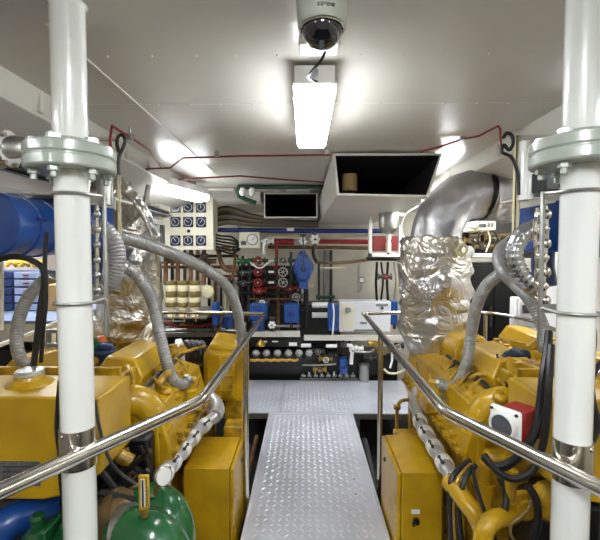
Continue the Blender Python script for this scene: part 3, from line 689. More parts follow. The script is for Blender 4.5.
cable('thin black cable dropping from the bank cover to the right bilge', [(472, 465, 1.52), (476, 485, 1.5), (484, 510, 1.48), (492, 530, 1.46), (500, 550, 1.46)], .008)
cable('black hose filling the gap below the red gauge sender', [(500, 478, 1.52), (506, 492, 1.5), (505, 508, 1.48), (498, 520, 1.48)], .013)
cable('black hose beside the yellow pump cover at lower right', [(528, 486, 1.46), (536, 500, 1.45), (538, 520, 1.45), (532, 545, 1.45)], .014)
cable('thin wire looping over the lower yellow pipes on the right', [(531, 500, 1.4), (528, 510, 1.38), (520, 517, 1.38), (512, 524, 1.38), (511, 535, 1.38), (520, 548, 1.38)], .005, 'bronze')
cable('black hose line crossing before the right silver pipe foot', [(478, 342, 2.4), (470, 350, 2.38), (458, 362, 2.36), (446, 372, 2.34), (438, 378, 2.33)], .010)
cable('black lead hanging over the right rocker cover', [(497, 354, 2.0), (500, 366, 1.96), (504, 378, 1.86), (507, 386, 1.76)], .006)
cable('black loop of cable beside the left flange under the ceiling', [(119, 152, 1.8), (117, 144, 1.8), (118, 137, 1.8), (122, 135, 1.8), (125, 140, 1.8), (123, 148, 1.8), (119, 158, 1.8), (119, 175, 1.8)], .008)
cable('black loop of cable beside the right flange under the ceiling', [(503, 138, 1.85), (507, 133, 1.85), (512, 136, 1.85), (513, 144, 1.85), (509, 150, 1.85), (504, 145, 1.85), (502, 152, 1.85), (512, 158, 1.85), (518, 175, 1.85), (519, 195, 1.85)], .008)
for i, (a, d, nm) in enumerate((([(107, 478), (122, 470), (137, 462), (150, 450)], 1.58, 'upper black hose in the clutter right of the left pillar'),
                            ([(103, 500), (118, 488), (134, 482), (148, 470)], 1.55, 'middle black hose in the clutter right of the left pillar'),
                            ([(100, 470), (112, 485), (122, 500), (124, 515)], 1.5, 'black hose crossing down towards the green pump'),
                            ([(118, 448), (126, 460), (138, 470), (150, 480)], 1.64, 'thin black hose under the intake elbow'))):
    cable(nm, [(x, y, d) for x, y in a], .011 if i != 2 else .014)

for i, (a, d, r, mm, nm) in enumerate((([(104, 486), (116, 478), (128, 470), (140, 458)], 1.60, .012, 'black', 'black hose rising from the bronze coupling to the bank'),
                            ([(100, 492), (112, 495), (124, 498), (136, 500)], 1.46, .013, 'black', 'black hose lying on top of the bronze coupling'),
                            ([(126, 448), (130, 462), (129, 478), (134, 492)], 1.62, .010, 'bronze', 'bronze pipe behind the thermometer'),
                            ([(140, 446), (146, 460), (150, 470), (152, 482)], 1.64, .009, 'black', 'thin black hose falling behind the thermometer top'))):
    cable(nm, [(x, y, d) for x, y in a], r, mm)
# red conduit on the ceiling
def conduit(label, pts, r=.006):
    return one('red_conduit', MB().tube([P(*p) for p in pts], r, 8, 0), 'dred', label, 'conduit')
conduit('red conduit rising beside the left flange and running along the ceiling', [(111, 150, 1.75), (110, 140, 1.75), (112, 126, 1.8), (130, 137, 2.02), (149, 150, 2.3), (161, 168, 2.75)])
conduit('red conduit crossing the ceiling from the left girder to the large duct', [(118, 169, 2.7), (140, 169, 2.72), (170, 168, 2.74), (183, 158, 2.62), (240, 156, 2.55), (331, 155, 2.52)])
conduit('thin red conduit bowing across the rear ceiling behind the first', [(120, 176, 3.2), (163, 181, 3.3), (200, 178, 3.3), (240, 176, 3.25), (290, 180, 3.4), (335, 183, 3.5)], .007)
conduit('red conduit running from the large duct to the right flange', [(420, 152, 2.5), (442, 146, 2.42), (463, 139, 2.3), (479, 136, 2.22), (498, 126, 2.03), (500, 129, 2.03), (501, 152, 2.03)])
for (x, y, Y, lb) in ((130, 136, 2.0, 'small steel clip on the left red conduit by the flange'), (148, 168, 2.74, 'small steel clip on the crossing conduit near the left girder'), (217, 154, 2.57, 'small steel clip on the crossing conduit left of the lamp'), (327, 153, 2.53, 'small steel clip on the crossing conduit by the large duct'), (463, 137, 2.3, 'small steel clip on the right red conduit')):
    p = P(x, y, Y); one('conduit_clip', MB().box(p.x-.014, p.x+.014, p.y-.012, p.y+.012, p.z-.018, p.z+.014).cyl(p+Vector((0, 0, .014)), Vector((p.x, p.y, max(p.z+.016, min(ZC-.001, p.z+.05)))), .006, n=8), 'galv', lb, 'clip', bevel=.003)

# hangers with their shelves
def hanger(s, label):
    X = -.885 if s < 0 else .995
    t = thing('hanger_post', label, 'hanger', (X, 1.91, 1.5))
    MB().box(X-.010, X+.010, 1.90, 1.904, 1.53 if s < 0 else 1.53, 2.04).box(X-.010, X-.006, 1.90, 1.925, 1.53, 2.04).build('flat_bar', 'cream', t)
    MB().box(min(X+s*.19, X-s*.01), max(X+s*.19, X-s*.01), 1.90, 1.93, 2.03, 2.045).build('foot_plate', 'trim', t)
    x1 = X+s*.16
    MB().box(min(X, x1)-.002, max(X, x1), 1.87, 2.06, 1.742, 1.754).prism([(X, 1.87, 1.742), (x1, 1.87, 1.742), (x1, 1.87, 1.728), (X, 1.87, 1.70)], (0, .005, 0)).build('shelf_arm', 'trim', t, .002)
    return t
hanger(-1, 'pale vertical hanger bar beside the left flange'); hanger(1, 'pale vertical hanger bar with bracket arm beside the right flange')

# blue air filters
def airfilter(s, label):
    X = (lambda x: x) if s < 0 else (lambda x: .11-x)
    t = thing('air_filter', label, 'air filter', (X(-1.25), 1.8, 1.4))
    cx, cz, r = X(-1.262), 1.612, .132
    o = Vector((cx, 1.60, cz))
    MB().lathe([(.001, -.010), (r*.93, -.008), (r*.985, -.002), (r, .008), (r, .10)], o, (0, 1, 0), 44).build('end_cap', 'blue', t)
    MB().lathe([(r*1.0, .10), (r*1.05, .102), (r*1.05, .115), (r*1.0, .117)], o, (0, 1, 0), 44).build('band', 'blue', t)
    MB().lathe([(r*.985, .117), (r*.985, .36), (r*.8, .37)], o, (0, 1, 0), 44).build('canister', 'blue', t)
    MB().lathe([(r*.985, .24), (r*1.04, .242), (r*1.04, .25), (r*.985, .252)], o, (0, 1, 0), 44).build('band', 'blue', t)
    for a in (.2, 2.3, 4.3):
        q = o+Vector((math.cos(a)*r*1.04, .11, math.sin(a)*r*1.04))
        MB().obox(q, (.02, .06, .014), (0, -a, 0)).build('latch', 'blued', t, .003)
    x0, x1 = sorted((X(-1.36), X(-1.05)))
    m = MB().box(x0, x1, 1.98, 2.2, 1.50, 1.79); m.build('intake_housing', 'blue', t, .012)
    m = MB().tube([(X(-1.13), 2.10, 1.52), (X(-1.13), 2.10, 1.42), (X(-1.14), 2.08, 1.32)], .055, 16); m.build('outlet', 'dblue', t)
    MB().box(min(X(-1.5), X(-.95)), max(X(-1.5), X(-.95)), 1.85, 2.06, 1.765, 1.775).build('mounting_strip', 'trim', t)
    return t
airfilter(-1, 'blue drum-shaped air filter with end cap at the left edge of the view')
airfilter(1, 'blue air filter housing behind the ribbed hose on the right')

# chrome fittings strung on the right pillar bracket
t = thing('chrome_manifold', 'upright chrome manifold with knuckle fittings left of the right pillar', 'manifold', (.66, 1.12, 1.3))
a = P(544, 206, 1.16); b = P(543, 312, 1.16)
MB().tube([a, a.lerp(b, .3)+Vector((.004, 0, 0)), a.lerp(b, .6)-Vector((.004, 0, 0)), b], .010, 12).build('pipe', 'steel', t)
for i in range(7):
    p = a.lerp(b, .08+i*.135)
    MB().sphere(p+Vector((.004*(-1)**i, 0, 0)), .017, n=12).cyl(p-Vector((.024, .004, 0)), p+Vector((.012, 0, 0)), .008, n=10).build('fitting', 'steel', t)
MB().tube([P(537, 208, 1.2), P(535, 235, 1.2), P(537, 262, 1.2), P(536, 290, 1.2), P(541, 300, 1.2)], .006, 8).build('capillary', 'steel', t)
t = thing('chrome_manifold', 'slim chrome pipe with fittings right of the left pillar', 'manifold', (-.55, 1.14, 1.35))
a = P(97, 205, 1.17); b = P(97, 300, 1.17)
MB().cyl(a, b, .006).build('pipe', 'steel', t)
for i in range(6): MB().sphere(a.lerp(b, .1+i*.16), .011, n=10).build('fitting', 'galv', t)
one('black_box', MB().box(P(546, 170, 1.6).x, P(560, 170, 1.6).x, 1.6, 1.7, P(546, 190, 1.6).z, P(546, 169, 1.6).z), 'blackp', 'small black box tucked under the right flange left of the pillar', 'box', bevel=.004)
# pipe with flange joint at the upper left edge
t = thing('silver_pipe', 'silver flanged pipe at the left edge beside the left flange', 'pipe', tuple(P(2, 150, 1.25)))
a = P(-40, 152, 1.22); b = P(12, 148, 1.25)
MB().tube([P(-60, 153, 1.2), P(-10, 150, 1.22), P(6, 148, 1.24), P(16, 147, 1.27), P(22, 147, 1.3)], .035, 18).build('pipe_run', 'galv', t)
for q in (P(-3, 150, 1.23), P(8, 149, 1.245)):
    MB().lathe([(.036, -.008), (.056, -.008), (.056, .008), (.036, .008)], q, (1, .05, 0), 24).build('flange', 'galv', t)
for k in range(6):
    an = PI*2*k/6; o = P(-3, 150, 1.23)+Vector((-.016, math.cos(an)*.047, math.sin(an)*.047)); MB().cyl(o, o+Vector((.06, .003, 0)), .007, n=8).build('bolt', 'steel', t)
# upright pipes flanking behind the flanges
one('vertical_duct_pipe', MB().cyl(P(526, 200, 1.85), P(526, 142, 1.85), .03, n=24), 'white', 'pale upright pipe behind and left of the right flange', 'pipe')
one('vertical_duct_pipe', MB().cyl(P(105, 205, 1.75), P(105, 150, 1.75), .03, n=24), 'galv', 'silver upright pipe behind and right of the left flange', 'pipe')

one('overhead_pipe', MB().cyl((-1.34, .9, 1.92), (-1.34, 3.4, 1.92), .03), 'dkgrey', 'dark pipe running beneath the left girder above the blue filter', 'pipe')
# cable trays high on both sides
def tray(s, label):
    X = (lambda x: x) if s < 0 else (lambda x: .11-x)
    t = thing('cable_tray', label, 'cable tray', (X(-1.6), 1.9, 1.86))
    x0, x1 = sorted((X(-1.40), X(-1.75)))
    MB().box(x0, x1, -.4, 4.3, 1.875, 1.885).build('tray_bed', 'midg', t)
    for k in range(7):
        x = X(-1.43-k*.045)
        MB().tube([(x+random.uniform(-.01, .01), -.4+q*.94, 1.905+random.uniform(0, .02)) for q in range(6)], .013, 8, 4).build('cable', 'black' if k % 3 else 'dkgrey', t)
    return t
tray(-1, 'tray of black cables running below the ceiling along the left side'); tray(1, 'tray of black cables running below the ceiling along the right side')
one('longitudinal_angle', MB().box(-1.5, -1.47, .4, 4.2, 1.78, 1.80).box(-1.5, -1.495, .4, 4.2, 1.80, 1.83), 'trim', 'pale angle bar above the blue air filter on the left', 'angle bar')

# ================================================================ LEFT CORNER: bench, drawers, ladder
t = thing('workbench', 'workbench with blue-grey top behind the left tank', 'workbench', (-1.95, 3.0, ZF))
zt = P(20, 318, 2.6).z
MB().box(-2.3, -1.60, 2.5, 3.38, zt-.02, zt).build('worktop', 'bench', t, .004)
MB().box(-2.28, -1.62, 2.52, 3.36, zt-.14, zt-.02).build('apron', 'trim', t, .003)
for x in (-2.26, -1.68):
    for y in (2.54, 3.30): MB().box(x, x+.05, y, y+.05, ZF, zt-.14).build('leg', 'trim', t)
MB().box(-2.25, -1.64, 2.62, 3.28, ZF+.03, zt-.22).build('inner_cabinet', 'blackp', t)
t = thing('drawer_organiser', 'navy small-parts organiser with clear drawers on the left workbench', 'organiser', (-2.05, 3.0, zt))
xa, xb = P(-30, 300, 2.9).x, P(41, 300, 2.9).x; za = zt+.001; zc = P(20, 271, 2.9).z
MB().box(xa, xb, 2.92, 3.1, za, zc).build('frame', 'dblue', t, .004)
n = 5
for i in range(n):
    for (u0, u1, mm) in ((P(-29, 300, 2.9).x, P(-9, 300, 2.9).x, 'dblue'), (P(-7, 300, 2.9).x, P(12, 300, 2.9).x, 'dblue'), (P(15, 300, 2.9).x, P(40, 300, 2.9).x, 'bin')):
        h = (zc-za)/n; d = MB().box(u0, u1, 2.895, 2.925, za+i*h+.006, za+(i+1)*h-.006).build('drawer', mm, t, .003)
        MB().box((u0+u1)/2-.02, (u0+u1)/2+.02, 2.885, 2.897, za+(i+.4)*h, za+(i+.55)*h).build('drawer_pull', 'dblue' if mm != 'bin' else 'dred', d)
m = MB()
for k in range(5): m.tube([P(6+k*7, 266-(k % 2)*2, 2.95), P(12+k*7, 262, 2.97), P(17+k*6, 266, 3.0)], .016, 8)
one('yellow_tool_bundle', m, 'yellow', 'bundle of yellow-handled tools on top of the drawer organiser', 'tools')
one('storage_box', MB().box(P(42, 300, 2.9).x, P(62, 300, 2.9).x, 2.9, 3.1, zt+.001, P(50, 285, 2.9).z), 'tan', 'small tan storage box on the bench beside the organiser', 'box', bevel=.004)
one('white_post', MB().cyl(P(-1, 330, 2.2), P(-1, 255, 2.2), .022), 'trim', 'short pale post at the left edge before the organiser', 'post')
one('white_rail', MB().tube([P(-20, 352, 1.9), P(0, 345, 2.0), P(30, 334, 2.15), P(58, 322, 2.3)], .012, 10, 0), 'trim', 'thin pale rail slanting past the left tank', 'rail')
t = thing('step_stool', 'grey step stool frame behind the left pillar', 'step stool', tuple(P(50, 372, 2.1)))
for sx in (0, 1):
    MB().tube([P(44+sx*14, 420, 2.1), P(49+sx*10, 332, 2.15)], .014, 8, 0).build('leg', 'midg', t)
for y in (331, 345, 359): MB().tube([P(47, y, 2.12), P(60, y, 2.12)], .012, 8, 0).build('rung', 'midg', t)
for i, (px, py, mm, lb, Y) in enumerate(((99, 352, 'dblue', 'dark blue cap-like valve cover behind the left tank', 2.1), (84, 346, 'green', 'green valve body behind the left pillar', 2.1))):
    p = P(px+6, py, Y); t = thing('valve_actuator', lb, 'valve', tuple(p))
    MB().sphere(p, .05, (1.2, 1, .7), 16).build('body', mm, t); MB().cyl(p-Vector((0, 0, .06)), p, .03).build('neck', mm, t)
    MB().obox(p+Vector((.02, -.02, .035)), (.06, .05, .03), (0, .2, .3)).build('lug', mm, t, .006)
one('orange_cap', MB().lathe([(.025, 0), (.03, .005), (.02, .03), (.01, .035)], P(101, 342, 2.15), n=16), 'orange', 'small orange plastic cap behind the left engine tank', 'cap')
p = P(514, 353, 2.0); t = thing('work_gloves', 'crumpled navy cloth gloves draped on the right engine frame', 'gloves', tuple(p))
for k, (dx, dy, r) in enumerate(((0, 0, .045), (.04, -.01, .035), (-.01, 0, .0), (.02, .02, .04))):
    if r:
        m = MB().sphere(p+Vector((dx, dy, -.01)), r, (1.1, .8, .7), 18); m.tube([p+Vector((dx-.03, dy, 0)), p+Vector((dx-.04, dy, -.04)), p+Vector((dx-.03, dy-.01, -.09))], .018, 10)
        for i, v in enumerate(m.v): m.v[i] = v+noise.noise_vector(v*30)*.012
        m.build('glove', 'bluebag', t, sharp=80)

# ================================================================ GREEN PUMPS AND LOWER LEFT PIPES
t = thing('green_pump', 'glossy green pump with thick curled casing at the lower left of the gangway', 'pump', tuple(P(150, 600, 1.4)))
MB().tube([P(172, 560, 1.45), P(176, 535, 1.45), P(168, 512, 1.47), P(155, 503, 1.5), P(140, 506, 1.52)], .072, 24).build('discharge_bend', 'green', t)
MB().tube([P(170, 580, 1.33), P(165, 553, 1.32), P(150, 536, 1.32), P(134, 532, 1.34), P(122, 536, 1.36)], lambda u: .088-.01*u, 24).build('casing', 'green', t)
MB().lathe([(.07, -.02), (.085, -.018), (.085, .018), (.07, .02)], P(126, 530, 1.36), Vector((1, -.1, .15)), 28).build('flange_ring', 'galv', t)
MB().cyl(P(153, 508, 1.46), P(154, 494, 1.46), .022).build('gauge_boss', 'green', t)
MB().cyl(P(144, 535, 1.3), P(144, 512, 1.3), .018).build('gauge_boss', 'green', t)
t = thing('thermometer', 'yellow-framed glass thermometer standing on the green pump', 'thermometer', tuple(P(144, 513, 1.28)))
a = P(144, 494, 1.28); h = (P(144, 474, 1.28)-P(144, 509, 1.28)).z
MB().box(a.x-.017, a.x+.017, a.y-.006, a.y+.008, a.z-.050, a.z+.064).build('frame', 'yellow', t, .003)
MB().box(a.x-.007, a.x+.007, a.y-.009, a.y-.005, a.z-.038, a.z+.054).build('scale', 'dialw', t)
MB().cyl(a+Vector((0, -.010, -.036)), a+Vector((0, -.010, .052)), .003, n=8).build('tube', 'glass', t)
MB().cyl(a+Vector((0, 0, -.075)), a+Vector((0, 0, -.05)), .012).build('stem', 'brass', t)
for k in range(8): MB().box(a.x+.009, a.x+.014, a.y-.0075, a.y-.006, a.z-.035+k*.012, a.z-.033+k*.012).build('tick', 'blackp', t)
t = thing('pressure_gauge', 'tilted round brass-rimmed pressure gauge on the green pump bend', 'gauge', tuple(P(159, 480, 1.45)))
o = P(161, 476, 1.45); d = Vector((.75, -.6, .25)).normalized()
MB().lathe([(.034, 0), (.036, .004), (.036, .018), (.032, .022)], o, d, 26).build('case', 'galv', t)
MB().lathe([(.030, .0221), (.001, .0225)], o, d, 24).build('dial', 'dialw', t)
MB().cyl(o, P(155, 494, 1.45), .008).build('stem', 'brass', t)
t = thing('bronze_coupling', 'weathered bronze pipe coupling left of the green pump', 'pipe coupling', tuple(P(112, 520, 1.42)))
MB().tube([P(96, 540, 1.48), P(106, 520, 1.48), P(120, 510, 1.48), P(130, 520, 1.46)], .075, 24).build('elbow', 'bronze', t)
MB().lathe([(.06, -.014), (.082, -.012), (.082, .012), (.06, .014)], P(118, 511, 1.47), Vector((1, -.1, .3)), 24).build('rim', 'bronze', t)
MB().tube([P(128, 502, 1.55), P(133, 490, 1.58), P(140, 482, 1.62)], .035, 16).build('branch', 'bronze', t)
MB().sphere(P(131, 508, 1.40), .012, n=10).build('bleed_screw', 'steel', t)
t = thing('green_valve', 'green bolted valve body at the bottom left corner', 'valve', tuple(P(45, 545, 1.38)))
p = P(45, 545, 1.40)
MB().sphere(p, .085, (1, .9, 1), 24).build('body', 'green', t)
MB().box(p.x+.03, p.x+.055, p.y-.08, p.y+.03, p.z-.05, p.z+.105).build('rib', 'green', t, .006)
MB().box(p.x+.08, p.x+.15, p.y-.05, p.y+.05, p.z-.06, p.z+.11).build('side_block', 'green', t, .01)
MB().cyl(p+Vector((-.01, -.02, .06)), p+Vector((-.01, -.02, .115)), .022, n=16).lathe([(.024, 0), (.026, .004), (.02, .016)], p+Vector((-.01, -.02, .112)), n=6).build('plug', 'green', t)
one('blue_pipe', MB().tube([P(-30, 560, 1.42), P(-2, 532, 1.42), P(14, 520, 1.45), P(32, 512, 1.5), P(48, 508, 1.56)], .062, 24), 'blue', 'thick blue pipe bend at the very bottom left', 'pipe')

# bilge pipes beside the gangway
for i, (a, r, mm, lb) in enumerate((([(-.40, 1.2, -.16), (-.42, 2.4, -.16), (-.43, 3.5, -.15)], .02, 'brown', 'rusty bilge pipe along the left edge of the gangway'),
        ([(-.47, 1.2, -.22), (-.50, 3.5, -.24)], .03, 'dkgrey', 'dark grey bilge pipe outside the rusty one on the left'),
        ([(.52, 1.2, -.18), (.50, 2.4, -.2), (.53, 3.5, -.18)], .028, 'dkgrey', 'dark grey bilge pipe along the right edge of the gangway'),
        ([(-.36, 1.9, -.28), (-.55, 2.6, -.30)], .018, 'brown', 'rusty bilge pipe crossing below the left gangway edge'))):
    one('bilge_pipe', MB().tube(a, r, 10), mm, lb, 'pipe')
t = thing('hand_valve', 'small brass valve with bent pipe between the platform and right engine', 'valve', tuple(P(398, 408, 2.9)))
MB().tube([P(397, 428, 2.9), P(397, 412, 2.9), P(400, 402, 2.9), P(408, 400, 2.9), P(416, 404, 2.9)], .013, 10).build('pipe', 'brass', t)
MB().cyl(P(394, 407, 2.9), P(400, 407, 2.9), .02, n=10).build('valve_body', 'brass', t)
# ================================================================ REAR BULKHEAD
def pxbox(m, x0, y0, x1, y1, Y, dep):
    a = P(x0, y1, Y); b = P(x1, y0, Y)
    return m.box(a.x, b.x, Y, Y+dep, a.z, b.z)
# gauge panel
t = thing('gauge_cabinet', 'cream wall cabinet with nine square gauges, under the left lamp', 'gauge panel', tuple(P(187, 250, 4.2)))
pxbox(MB(), 160, 198, 213, 250, 4.2, .22).build('cabinet', 'cabw', t, .006)
for r, y in enumerate((207.5, 222, 240.5)):
    for c_, x in enumerate((175.5, 188.2, 201)):
        p = P(x, y, 4.19); s_ = .053
        g = MB().box(p.x-s_, p.x+s_, 4.183, 4.2, p.z-s_, p.z+s_).build('gauge', 'glass', t, .004)
        MB().lathe([(.043, 0), (.043, .004), (.001, .0045)], (p.x, 4.184, p.z), (0, -1, 0), 24).build('dial', 'dial', g)
        MB().lathe([(.036, .0046), (.001, .0048)], (p.x, 4.184, p.z), (0, -1, 0), 24, False).build('dial_centre', 'glass', g)
        a = random.uniform(-.9, .9)
        MB().obox((p.x+math.sin(a)*.012, 4.178, p.z+math.cos(a)*.012), (.004, .002, .042), (0, a, 0)).build('needle', 'dialw', g)
        MB().box(p.x-.03, p.x+.03, 4.196, 4.2, p.z-s_-.03, p.z-s_-.008).build('label_plate', 'tag', t)
p = P(188.5, 231, 4.19); MB().lathe([(.017, 0), (.017, .01), (.01, .014)], (p.x, 4.2, p.z), (0, -1, 0), 16).build('black_knob', 'blackp', t)
t = thing('wall_box', 'grey-green control box left of the cream gauge panel', 'control box', tuple(P(155, 250, 4.4)))
pxbox(MB(), 144, 206, 164, 250, 4.4, .15).build('box_body', 'flange', t, .004)
for x in (151.5, 155.5, 157.5, 159.5): pxbox(MB(), x-.7, 209.5, x+.7, 213, 4.393, .008).build('switch', 'blackp', t)
pxbox(MB(), 151, 220, 155, 226, 4.39, .01).build('lower_switch', 'blackp', t)
one('white_cabinet', pxbox(MB(), 150, 225, 158, 262, 4.1, .15), 'cream2', 'narrow white box between the foil pipe and the gauge panel', 'box', bevel=.003)
one('vertical_rail', pxbox(MB(), 160, 225, 163, 248, 4.05, .05), 'dkgrey', 'dark strip on the left side of the gauge panel', 'strip')
one('hanging_strut', MB().tube([P(149, 185, 3.0), P(146, 200, 3.0), P(142, 222, 3.0)], .022, 10), 'galv', 'grey strut hanging from the ceiling over the left foil pipe', 'strut')

def pipe(label, pts, r, m, name='pipe', sm=5, cat='pipe', n=10, group=None):
    return one(name, MB().tube([P(*p) for p in pts], r, n, sm), m, label, cat, group)
# horizontal runs
pipe('long dark blue horizontal pipe along the rear bulkhead', [(215, 230, 4.6), (300, 231, 4.6), (384, 231, 4.6)], .027, 'blued', sm=0)
one('pipe_label', pxbox(MB(), 287, 228, 294, 231, 4.568, .004), 'tag', 'white label on the long dark blue pipe', 'label')
pipe('bright red pipe above the valve rows on the left', [(270, 242, 4.75), (294, 242, 4.75)], .036, 'red', sm=0)
pipe('bright red vertical pipe dropping into the valve rows', [(276.5, 243, 4.72), (276.5, 258, 4.72), (276, 275, 4.72)], .02, 'red')
pipe('long bright red pipe right of the two star handwheels', [(319, 241.5, 4.75), (402, 242, 4.75)], .028, 'red', sm=0)
pipe('brown pipe running just below the red pipes', [(268, 247, 4.8), (372, 248, 4.8)], .022, 'brown', sm=0)
pipe('pale brown sagging pipe right of the blue pump', [(316, 262, 4.5), (330, 263, 4.5), (350, 262, 4.5), (367, 260, 4.5)], .017, 'bronze')
pipe('dark pipe continuing the sagging pipe to the right', [(366, 259, 4.52), (402, 259, 4.52)], .022, 'blackp', sm=0)
pipe('pale horizontal pipe above the red one', [(268, 237.5, 4.7), (302, 237.5, 4.7)], .013, 'cream', sm=0)
pipe('small pale pipe below the blue pipe right of the small duct', [(344, 236, 4.8), (372, 235, 4.8)], .014, 'cream', sm=0)
pipe('dark green pipe under the ceiling edge', [(238, 187, 3.85), (333, 187, 3.85)], .022, 'dgreen', sm=0)
pipe('dark green pipe dropping beside the two white caps', [(239, 187, 3.85), (239, 196, 3.85), (256, 203, 3.9)], .022, 'dgreen', sm=2)
pipe('dark green pipe crossing behind the gauge panel top', [(214, 202, 4.55), (240, 202, 4.55)], .022, 'dgreen', sm=0)
for x, lb in ((242.5, 'left white plastic cap under the green pipe'), (252, 'right white plastic cap under the green pipe')):
    one('plastic_cap', MB().sphere(P(x, 192, 3.8), .032, (1, .9, 1.2), 12).cyl(P(x, 191, 3.8), P(x, 188, 3.8), .022), 'wht', lb, 'cap')
for i, (a, b) in enumerate(((254, 282), (286, 310), (205, 234))):
    one('ceiling_slat', pxbox(MB(), a, 188, b, 191, 4.05, .1), 'trim', ('pale slat above the left half of the small duct', 'pale slat above the right half of the small duct', 'pale slat under the ceiling edge right of the gauge panel')[i], 'slat')
# cable bunch
for k in range(9):
    y0 = 206+k*2.1
    pipe(('topmost', 'second', 'third', 'fourth', 'middle', 'sixth', 'seventh', 'eighth', 'lowest')[k]+' cable of the sagging olive bunch right of the gauge panel',
         [(213, y0+4, 4.5+k*.01), (228, y0+1+random.uniform(-1, 1), 4.45), (250, 214+k*1.4, 4.45), (275, 219+k*.8, 4.5), (300, 221.5+k*.6, 4.55), (318, 222+k*.5, 4.6)], .015, ('blackp', 'olive', 'dkgrey')[k % 3], name='cable', cat='cable', group='cables sagging right of the gauge panel')
for k in range(6):
    y0 = 234+k*3
    pipe(('first', 'second', 'third', 'fourth', 'fifth', 'lowest')[k]+' black cable from the top leaving the right side of the gauge panel', [(213, y0, 4.3), (222, y0+2, 4.35), (232, y0+3+k*.3, 4.45), (240, 244+k, 4.6)], .011, 'black', name='cable', cat='cable', group='cables leaving the gauge panel')
# pipes below the gauge panel
pipe('rusty horizontal pipe under the gauge panel', [(156, 261, 4.45), (216, 261, 4.45)], .03, 'brown', sm=0)
for k, x in enumerate((166, 178, 191, 204)):
    pipe(('leftmost', 'second', 'third', 'rightmost')[k]+' rusty upright pipe below the gauge panel', [(x, 250, 4.42), (x, 262, 4.42), (x-.5, 285, 4.42)], .024, 'brown', group='rusty upright pipes')
    p = P(x, 256, 4.38); one('pipe_union', MB().lathe([(.03, -.03), (.04, -.025), (.04, .025), (.03, .03)], p, (0, 0, 1), 8), 'dkgrey', ('leftmost', 'second', 'third', 'rightmost')[k]+' dark hex union just below the gauge panel', 'union', group='unions below the gauge panel')
pipe('rusty pipe bending right below the cable bunch', [(218, 248, 4.5), (221, 262, 4.5), (227, 270, 4.5), (238, 270, 4.55)], .026, 'brown')
pipe('thin rusty pipe beside the bend', [(233, 246, 4.55), (235, 258, 4.55), (232, 280, 4.55)], .016, 'brown')
# striped filters
for k, x in enumerate((171.3, 183, 195)):
    t = thing('filter_canister', ('leftmost', 'middle', 'rightmost')[k]+' of the three cream and olive banded filter canisters', 'filter', tuple(P(x, 318, 4.1)), 'banded filter canisters')
    ys = (281, 285, 291, 297, 302, 306.5)
    for i in range(5):
        a = P(x, ys[i], 4.1); b = P(x, ys[i+1], 4.1); r = .055 if i % 2 else .057
        MB().lathe([(r*.97, 0), (r, .004), (r, (a-b).z-.004), (r*.97, (a-b).z)], b, n=20).build('band', 'cream' if i % 2 else 'olive', t)
    MB().cyl(P(x, 317, 4.1), P(x, 306.5, 4.1), .042).build('bowl', 'cream', t)
    MB().box(P(x-3.5, 0, 4.0).x, P(x-2.5, 0, 4.0).x, 4.0, 4.01, P(x, 322, 4.0).z, P(x, 312, 4.0).z).build('level_strip', 'yellow', t)
one('filter_shelf', pxbox(MB(), 160, 317, 206, 319, 4.04, .81), 'galv', 'thin grey shelf under the three banded filters', 'shelf', bevel=.002)
one('tank_lid', MB().lathe([(.02, -.03), (.06, -.02), (.075, 0), (.06, .02), (.02, .03)], P(207, 292, 4.2), (.25, -1, .1), 20), 'cream', 'round cream lid right of the banded filters', 'lid')
def bluebox(label, x0, y0, x1, y1, Y=4.4, d=.14, name='blue_actuator'):
    t = thing(name, label, 'actuator', tuple(P((x0+x1)/2, y1, Y)))
    pxbox(MB(), x0, y0, x1, y1, Y, d).build('housing', 'blue', t, .012)
    MB().cyl(P((x0+x1)/2, y1+4, Y+d/2), P((x0+x1)/2, y1-1, Y+d/2), .018).build('stem', 'dkgrey', t)
    q = P((x0+x1)/2, (y0+y1)/2, Y); MB().lathe([(.03, 0), (.03, .012), (.02, .02)], q, (0, -1, 0), 14).build('cover', 'blued', t)
    return t
bluebox('small blue actuator left, behind the horizontal rail', 222, 315, 232, 328)
bluebox('blue actuator behind the corner of the left handrail', 250, 304, 267, 320)
bluebox('blue actuator lower behind the left handrail corner', 252, 321, 264, 331)
bluebox('blue actuator right of the left handrail corner', 284, 304, 299, 323)
bluebox('blue actuator with white strip left of the white control cabinet', 328, 304, 338, 331)
bluebox('blue actuator peeping out right of the white control cabinet', 391, 301, 398, 325, 4.55)
bluebox('blue canister below the white shelf beam', 340, 359, 348, 374, 4.5)
bluebox('slim blue actuator right of the banded filters', 212, 303, 217, 326, 4.15)
one('white_strip', MB().tube([P(333, 303, 4.33), P(334, 315, 4.33), P(332.5, 335, 4.33)], .009, 8), 'wht', 'white strip hanging in front of a blue actuator', 'strip')
# gauge box
t = thing('gauge_box', 'white square box with one round dial on the rear bulkhead', 'gauge', tuple(P(249, 248, 4.5)))
pxbox(MB(), 239, 232, 259.5, 248, 4.5, .12).build('box_body', 'cabw', t, .004)
p = P(252.5, 239.5, 4.5); MB().lathe([(.064, 0), (.064, .012), (.056, .014)], p, (0, -1, 0), 28).build('bezel', 'midg', t)
MB().lathe([(.054, .0142), (.001, .015)], p, (0, -1, 0), 28).build('dial', 'dialw', t)
MB().obox(p+Vector((.01, -.018, .01)), (.005, .002, .055), (0, .7, 0)).build('needle', 'blackp', t)
pxbox(MB(), 241, 241, 246, 245, 4.49, .012).build('switch', 'dkgrey', t)
